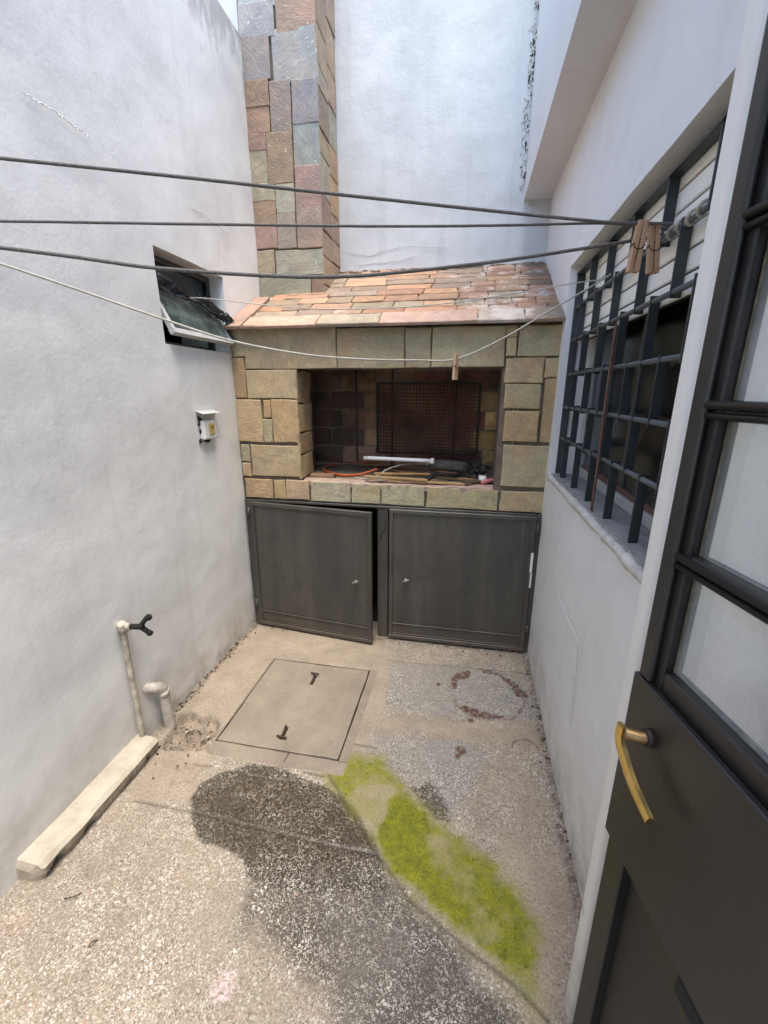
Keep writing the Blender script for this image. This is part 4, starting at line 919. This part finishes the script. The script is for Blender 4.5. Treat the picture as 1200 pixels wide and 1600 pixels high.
sm = MB(); sm.box((0, 0, 0), (.012, hwy1-hwy0-.05, slh-.0065), None, .004, 2); first = sm.build('slat', M['shutter'], sh, None, (0, 0, 0))
for k in range(6):
    loc = Vector((wx-.066, (hwy0+hwy1)/2, z-slh*(k+.5)))
    if k == 0: first.location = loc - wloc(sh)
    else: clone(first, sh, loc)
MB().bx(wx-.059, wx-.055, hwy0+.03, hwy1-.03, z-slh*6, z, 0).build('slat_backing', M['black'], sh)
b = MB(); pts = []
for k in range(60):
    y = 2.20+.10*k/59; pts.append((wx+.07+.018*math.sin(k*.62), y))
for (p, q) in zip(pts, pts[1:]):
    v = [b.bm.verts.new(Vector(c)) for c in ((p[0], p[1], hwz0+.06), (q[0], q[1], hwz0+.06), (q[0], q[1], hwz1), (p[0], p[1], hwz1))]; f = b.bm.faces.new(v); f.smooth = True
bmesh.ops.remove_doubles(b.bm, verts=b.bm.verts, dist=1e-4)
co = b.build('curtain', M['curtain'], rwn); m_ = co.modifiers.new('thick', 'SOLIDIFY'); m_.thickness = .003
# grille
gx = .470
gl = empty('window_grille', (gx, 1.7, hwz0), 'dark grey iron window grille of staggered flat bars and round rods', 'grille')
hz_ = [2.073, 1.928, 1.783, 1.626, 1.470, 1.316, hwz0+.012]
MB().bx(gx-.004, gx+.030, hwy0+.004, hwy1-.004, 2.070, 2.076).build('top_bar', M['grille'], gl)
MB().bx(gx+.0, gx+.034, hwy1-.010, hwy1-.004, hwz0+.013, 2.068).build('end_bar', M['frame_dark'], gl)
rod = MB().tube([(0, -(hwy1-hwy0)/2+.004, 0), (0, (hwy1-hwy0)/2-.004, 0)], .0075, 12).build('round_rod', M['rod'], gl, None, (0, 0, 0))
for k in range(5):
    loc = Vector((gx+.010, (hwy0+hwy1)/2, hz_[k+1]))
    if k == 0: rod.location = loc - wloc(gl)
    else: clone(rod, gl, loc)
for r in range(6):
    zt = hz_[r]+(.014 if r else -.002); zb = hz_[r+1]-(.014 if r < 5 else 0)
    fbm_ = MB().box((0, 0, (zt-zb)/2), (.027, .006, zt-zb), None, .0012); proto = None
    ys = [2.238-.2425*k for k in range(6)] if r % 2 else [2.338-.2425*k+.022 for k in range(6)]
    for y in ys:
        if y < hwy0+.01 or y > hwy1-.012: continue
        loc = Vector((gx+.014, y, zb))
        if proto is None: proto = fbm_.build('flat_bar', M['grille'], gl, None, (0, 0, 0)); proto.location = loc - wloc(gl)
        else: clone(proto, gl, loc)
a = on(963, 507, 0, gx-.012); d = on(931, 748, 0, gx-.012); d.z = hwz0+.016
tag(MB().tube(smooth_path([a, a.lerp(d, .35)+Vector((.0, .004, 0)), a.lerp(d, .7)+Vector((0, -.003, 0)), d], 5), .0048, 8, True, .05).build('rusty_rod', M['rust_pink']), 'thin rusty rod leaning upright against the window bars', 'rod')

# ------------------------------------------------------------------ glazed black door
DA = rad(10.5); dd = Vector((-math.sin(DA), math.cos(DA), 0)); dn = Vector((-dd.y, dd.x, 0))   # dn faces the courtyard (left)
lat, d0 = .376, .552
E_ = Vector((dd.y, -dd.x, 0))*lat + dd*d0      # free edge at floor level
dr_ = empty('glazed_door', (E_.x, E_.y, 0), 'black metal door with glass panes and brass handle at the right edge', 'door')
def dm(b_, nm, mat, par=None): return b_.build(nm, mat, par or dr_)
drot = Matrix((-dd, dn, Vector((0, 0, 1)))).transposed()   # local x: from free edge to hinge, y: outwards, z: up
def dbx(b_, s0, s1, t0, t1, z0, z1, bev=.0025, seg=1):
    c = E_ + (-dd)*((s0+s1)/2) + dn*((t0+t1)/2) + Vector((0, 0, (z0+z1)/2))
    return b_.box(c, (s1-s0, t1-t0, z1-z0), drot, bev, seg)
DW, DH = .80, 2.10
b = MB(); dbx(b, 0, .046, -.034, -.006, .012, DH); dbx(b, .010, .034, -.0055, .004, 1.1515, DH-.002, .004, 2); dm(b, 'free_stile', M['door_black'])
b = MB(); dbx(b, DW-.046, DW, -.034, -.006, .012, DH); dm(b, 'hinge_stile', M['door_black'])
for zr in (1.338, 1.528, 1.722, 1.925):
    b = MB(); dbx(b, .0465, DW-.0465, -.034, -.007, zr-.011, zr+.011)
    for off, rr_ in ((.006, .0055), (-.006, .004)):
        A_ = E_-dd*.014+dn*(-.002)+Vector((0, 0, zr+off)); B_ = E_-dd*(DW-.02)+dn*(-.002)+Vector((0, 0, zr+off)); b.tube([A_, B_], rr_, 8)
    dm(b, 'glazing_bar', M['door_black'])
b = MB(); dbx(b, .0465, DW-.0465, -.034, -.007, DH-.05, DH-.001); dm(b, 'top_rail', M['door_black'])
b = MB(); dbx(b, .0465, DW-.0465, -.034, -.007, 1.115, 1.178); dbx(b, .0465, DW-.0465, -.034, -.007, .012, .06); dm(b, 'rail', M['door_black'])
b = MB(); dbx(b, .003, DW-.003, -.0055, .006, .843, 1.150, .003, 2); dm(b, 'lock_panel', M['door_black'])
b = MB(); dbx(b, .0465, DW-.0465, -.030, -.024, .06, .85, 0); dm(b, 'lower_panel', simple('kick_sheet', (.024, .021, .015), .5, 0, .35, 4, .15), None)
zp = [1.178, 1.327, 1.349, 1.517, 1.539, 1.711, 1.733, 1.914, 1.936, DH-.05]
for k in range(0, 10, 2):
    b = MB(); dbx(b, .047, DW-.047, -.024, -.021, zp[k]+.0005, zp[k+1]-.0005, 0); po = dm(b, 'pane', M['glass_door'])
    b = MB()
    for s0, s1, z0, z1 in ((.047, .0495, zp[k]+.001, zp[k+1]-.001),): dbx(b, s0, s1, -.0205, -.018, z0, z1, .0005)
    b.build('putty', simple('old_putty', (.17, .15, .095), .8, 0, .7, 60, .8, 150), po)
# handle: escutcheon, neck, curved brass lever
hp = E_ - dd*.062 + dn*.006 + Vector((0, 0, 1.083))
hr = empty('door_handle', (0, 0, 0)); hr.parent = dr_; hr.location = hp - wloc(dr_)
MB().tube([hp, hp+dn*.007], .0125, 16).build('escutcheon', M['dark_iron'], hr)
nk = [hp+dn*.005, hp+dn*.016+dd*.003, hp+dn*.030+dd*.010]
MB().tube(smooth_path([nk[0], nk[1], nk[2]], 5), .0085, 12).build('handle_neck', M['brass_dull'], hr)
e = nk[2]; lv = smooth_path([e+dd*.007+Vector((0, 0, .006)), e+dd*.006+Vector((0, 0, -.018)), e-dd*.010+Vector((0, 0, -.034)), e-dd*.038+Vector((0, 0, -.052)), e-dd*.080+Vector((0, 0, -.064))], 6)
lb = MB(); rows = []
for i, p in enumerate(lv):
    t = (lv[min(i+1, len(lv)-1)]-lv[max(i-1, 0)]).normalized(); side = t.cross(dn).normalized(); w = .0068+.0024*math.sin(i/(len(lv)-1)*3.0)
    rows.append([lb.bm.verts.new(p+side*w+dn*.0035), lb.bm.verts.new(p+dn*.0052), lb.bm.verts.new(p-side*w+dn*.0035), lb.bm.verts.new(p-side*w-dn*.003), lb.bm.verts.new(p+side*w-dn*.003)])
for a, c in zip(rows, rows[1:]):
    for k in range(5): lb.bm.faces.new((a[k], a[(k+1) % 5], c[(k+1) % 5], c[k]))
lb.bm.faces.new(rows[0][::-1]); lb.bm.faces.new(rows[-1]); lb.build('lever', M['brass'], hr)
b = MB(); dbx(b, .185, .235, -.023, .002, .80, .838, .006, 2); dm(b, 'floor_bolt', M['black'])

# ------------------------------------------------------------------ clothes lines and pegs
def line(name, left, right, pxs, r, mat, label):
    """px points seen along the rope are lifted onto the upright plane through both ends"""
    L, R_ = Vector(left), Vector(right); h = (R_-L); nn = (h.y, -h.x, 0); pts = [L]
    for x, y in pxs: pts.append(onplane(x, y, L, nn))
    pts.append(R_)
    P = smooth_path(pts, 14); 
    return tag(MB().tube(P, r, 8, True, .06).build(name, mat), label, 'rope', 'clothes lines across the courtyard'), P
xb = LW+.002
A1 = on(-330, 212, 0, xb); A2 = on(-330, 343.5, 0, xb); A3 = on(-330, 350, 0, xb); A4 = on(-300, 318, 0, xb)
R1 = Vector((gx-.002, 1.315, 1.945))
line('clothes_line', A1, R1, [(0, 247), (250, 273), (500, 300.5), (750, 327.5), (945, 347), (1000, 349)], .0038, M['rope_grey'], 'thick grey clothes line, the highest of all, sloping down to the pegs')
line('clothes_line', A2, R1+Vector((0, .02, -.004)), [(0, 345.5), (300, 350), (600, 353.5), (800, 352), (945, 349)], .0031, M['rope_grey'], 'dark nearly level clothes line, second from the top')
l3 = line('clothes_line', A3, R1+Vector((0, .05, -.006)), [(0, 387), (120, 402), (250, 419.5), (430, 431.5), (540, 432), (640, 424), (780, 408), (900, 390), (1000, 374)], .0042, M['rope_grey'], 'thick grey clothes line sagging just above the tiled hood')
R4 = Vector((gx-.002, 1.80, 1.945)); R5 = Vector((gx-.002, 1.88, 1.945))
line('clothes_line', A4, R4, [(0, 412), (120, 452), (250, 497), (360, 532), (470, 553), (560, 561), (650, 563), (712, 561), (780, 532), (860, 485), (930, 444)], .0029, M['rope_pale'], 'thin pale clothes line sagging lowest with one wooden peg')
line('clothes_line', Vector((LW-.03, 2.09, 1.985)), R5, [(330, 467), (450, 480), (560, 483), (680, 476), (800, 459), (900, 442)], .0021, M['rope_pale'], 'thinnest pale line from the pivot window to the window bars')
# rope wound along the top round rod
wr = []
for k in range(70):
    t = k/69; wr.append(Vector((gx+.010+.011*math.cos(t*40), 1.16+.32*t, hz_[1]+.004+.011*math.sin(t*40))))
tag(MB().tube(wr, .0045, 6).build('rope_end', M['rope_pale']), 'pale rope end wound round the upper window rod', 'rope')
def peg(base, d_along, length, label, tilt):
    root = empty('clothes_peg', base, label, 'peg', 'wooden clothes pegs')
    d = Vector(d_along).normalized(); dn_ = Vector((math.sin(tilt), 0, -math.cos(tilt))); w = length*.13; t = length*.105
    fwd = d.cross(dn_).normalized()
    for s in (-1, 1):
        a_ = Vector(base) + d*s*t*.56 - dn_*length*.10; b_ = Vector(base) + d*s*t*.72 + dn_*length*.90
        MB().bar(a_, b_, w, t, d, .0015).build('prong', M['peg'], root)
    c = Vector(base)+dn_*length*.36; sp_ = []
    for k in range(40):
        an = k/39*math.pi*8; sp_.append(c + fwd*(w*1.15*(k/39-.5)) + d*math.cos(an)*t*1.15 + dn_*math.sin(an)*t*.9)
    MB().tube(sp_, length*.012, 6).build('spring', M['dark_iron'], root)
    return root
lv_ = R1-A1; 
def at_px(x, y, L, R_): h = R_-L; return onplane(x, y, L, (h.y, -h.x, 0))
cdir = Vector((rt[0], rt[1], 0))
peg(at_px(1003, 353, A1, R1), cdir, .114, 'wooden peg hanging at the window end of the thick ropes, left of a pair', -.07)
peg(at_px(1013, 354, A1, R1)+Vector((.02, .02, 0)), cdir, .112, 'wooden peg hanging at the window end of the thick ropes, right of a pair', .12)
peg(at_px(713, 557, A4, R4), Vector((.55, .8, 0)), .082, 'single small wooden peg on the lowest thin line above the barbecue opening', -.02)

# ------------------------------------------------------------------ scattered bits on the floor
def twig(p, q, r, label):
    A_, B_ = on(*p, 2, .008), on(*q, 2, .008); m_ = (A_+B_)/2 + Vector((random.uniform(-.006, .006), random.uniform(-.006, .006), .003))
    tag(MB().tube(smooth_path([A_, m_, B_], 4), r, 5).build('twig', M['leaf']), label, 'twig', 'twigs on the floor')
twig((100, 1404), (128, 1395), .0015, 'thin twig on the pale floor right of the kerb end')
twig((138, 1480), (153, 1468), .0018, 'short thicker twig on the pale floor below the kerb')
lt_ = MB()
for k in range(170):
    if k < 70: x, y = LW+abs(random.gauss(.01, .02)), random.uniform(1.5, 2.38)
    elif k < 100: x, y = random.uniform(-1.3, .4), 2.37+random.gauss(0, .02)
    elif k < 140: x, y = RW-abs(random.gauss(.01, .02)), random.uniform(1.2, 2.35)
    else: x, y = random.gauss(-1.19, .06), random.gauss(1.40, .08)
    x = min(max(x, LW+.006), RW-.006); s_ = random.uniform(.002, .006)
    lt_.box((x, y, .003+s_*.3), (s_*2, s_, s_*.6), Matrix.Rotation(random.uniform(0, 3), 3, 'Z'))
tag(lt_.build('leaf_litter', M['leaf']), 'crumbs of dry leaf litter along the wall feet', 'litter', kind='stuff')
rbl = MB()
for k in range(16):
    p = on(random.uniform(262, 335), random.uniform(1125, 1165), 2, 0); rbl.sphere((p.x, p.y, -.030+random.uniform(0, .008)), random.uniform(.003, .010), (1.2, 1, .6), 1, .003)
tag(rbl.build('rubble', M['lime_grout']), 'broken mortar crumbs in the hole beside the drain pipe', 'rubble', kind='stuff')
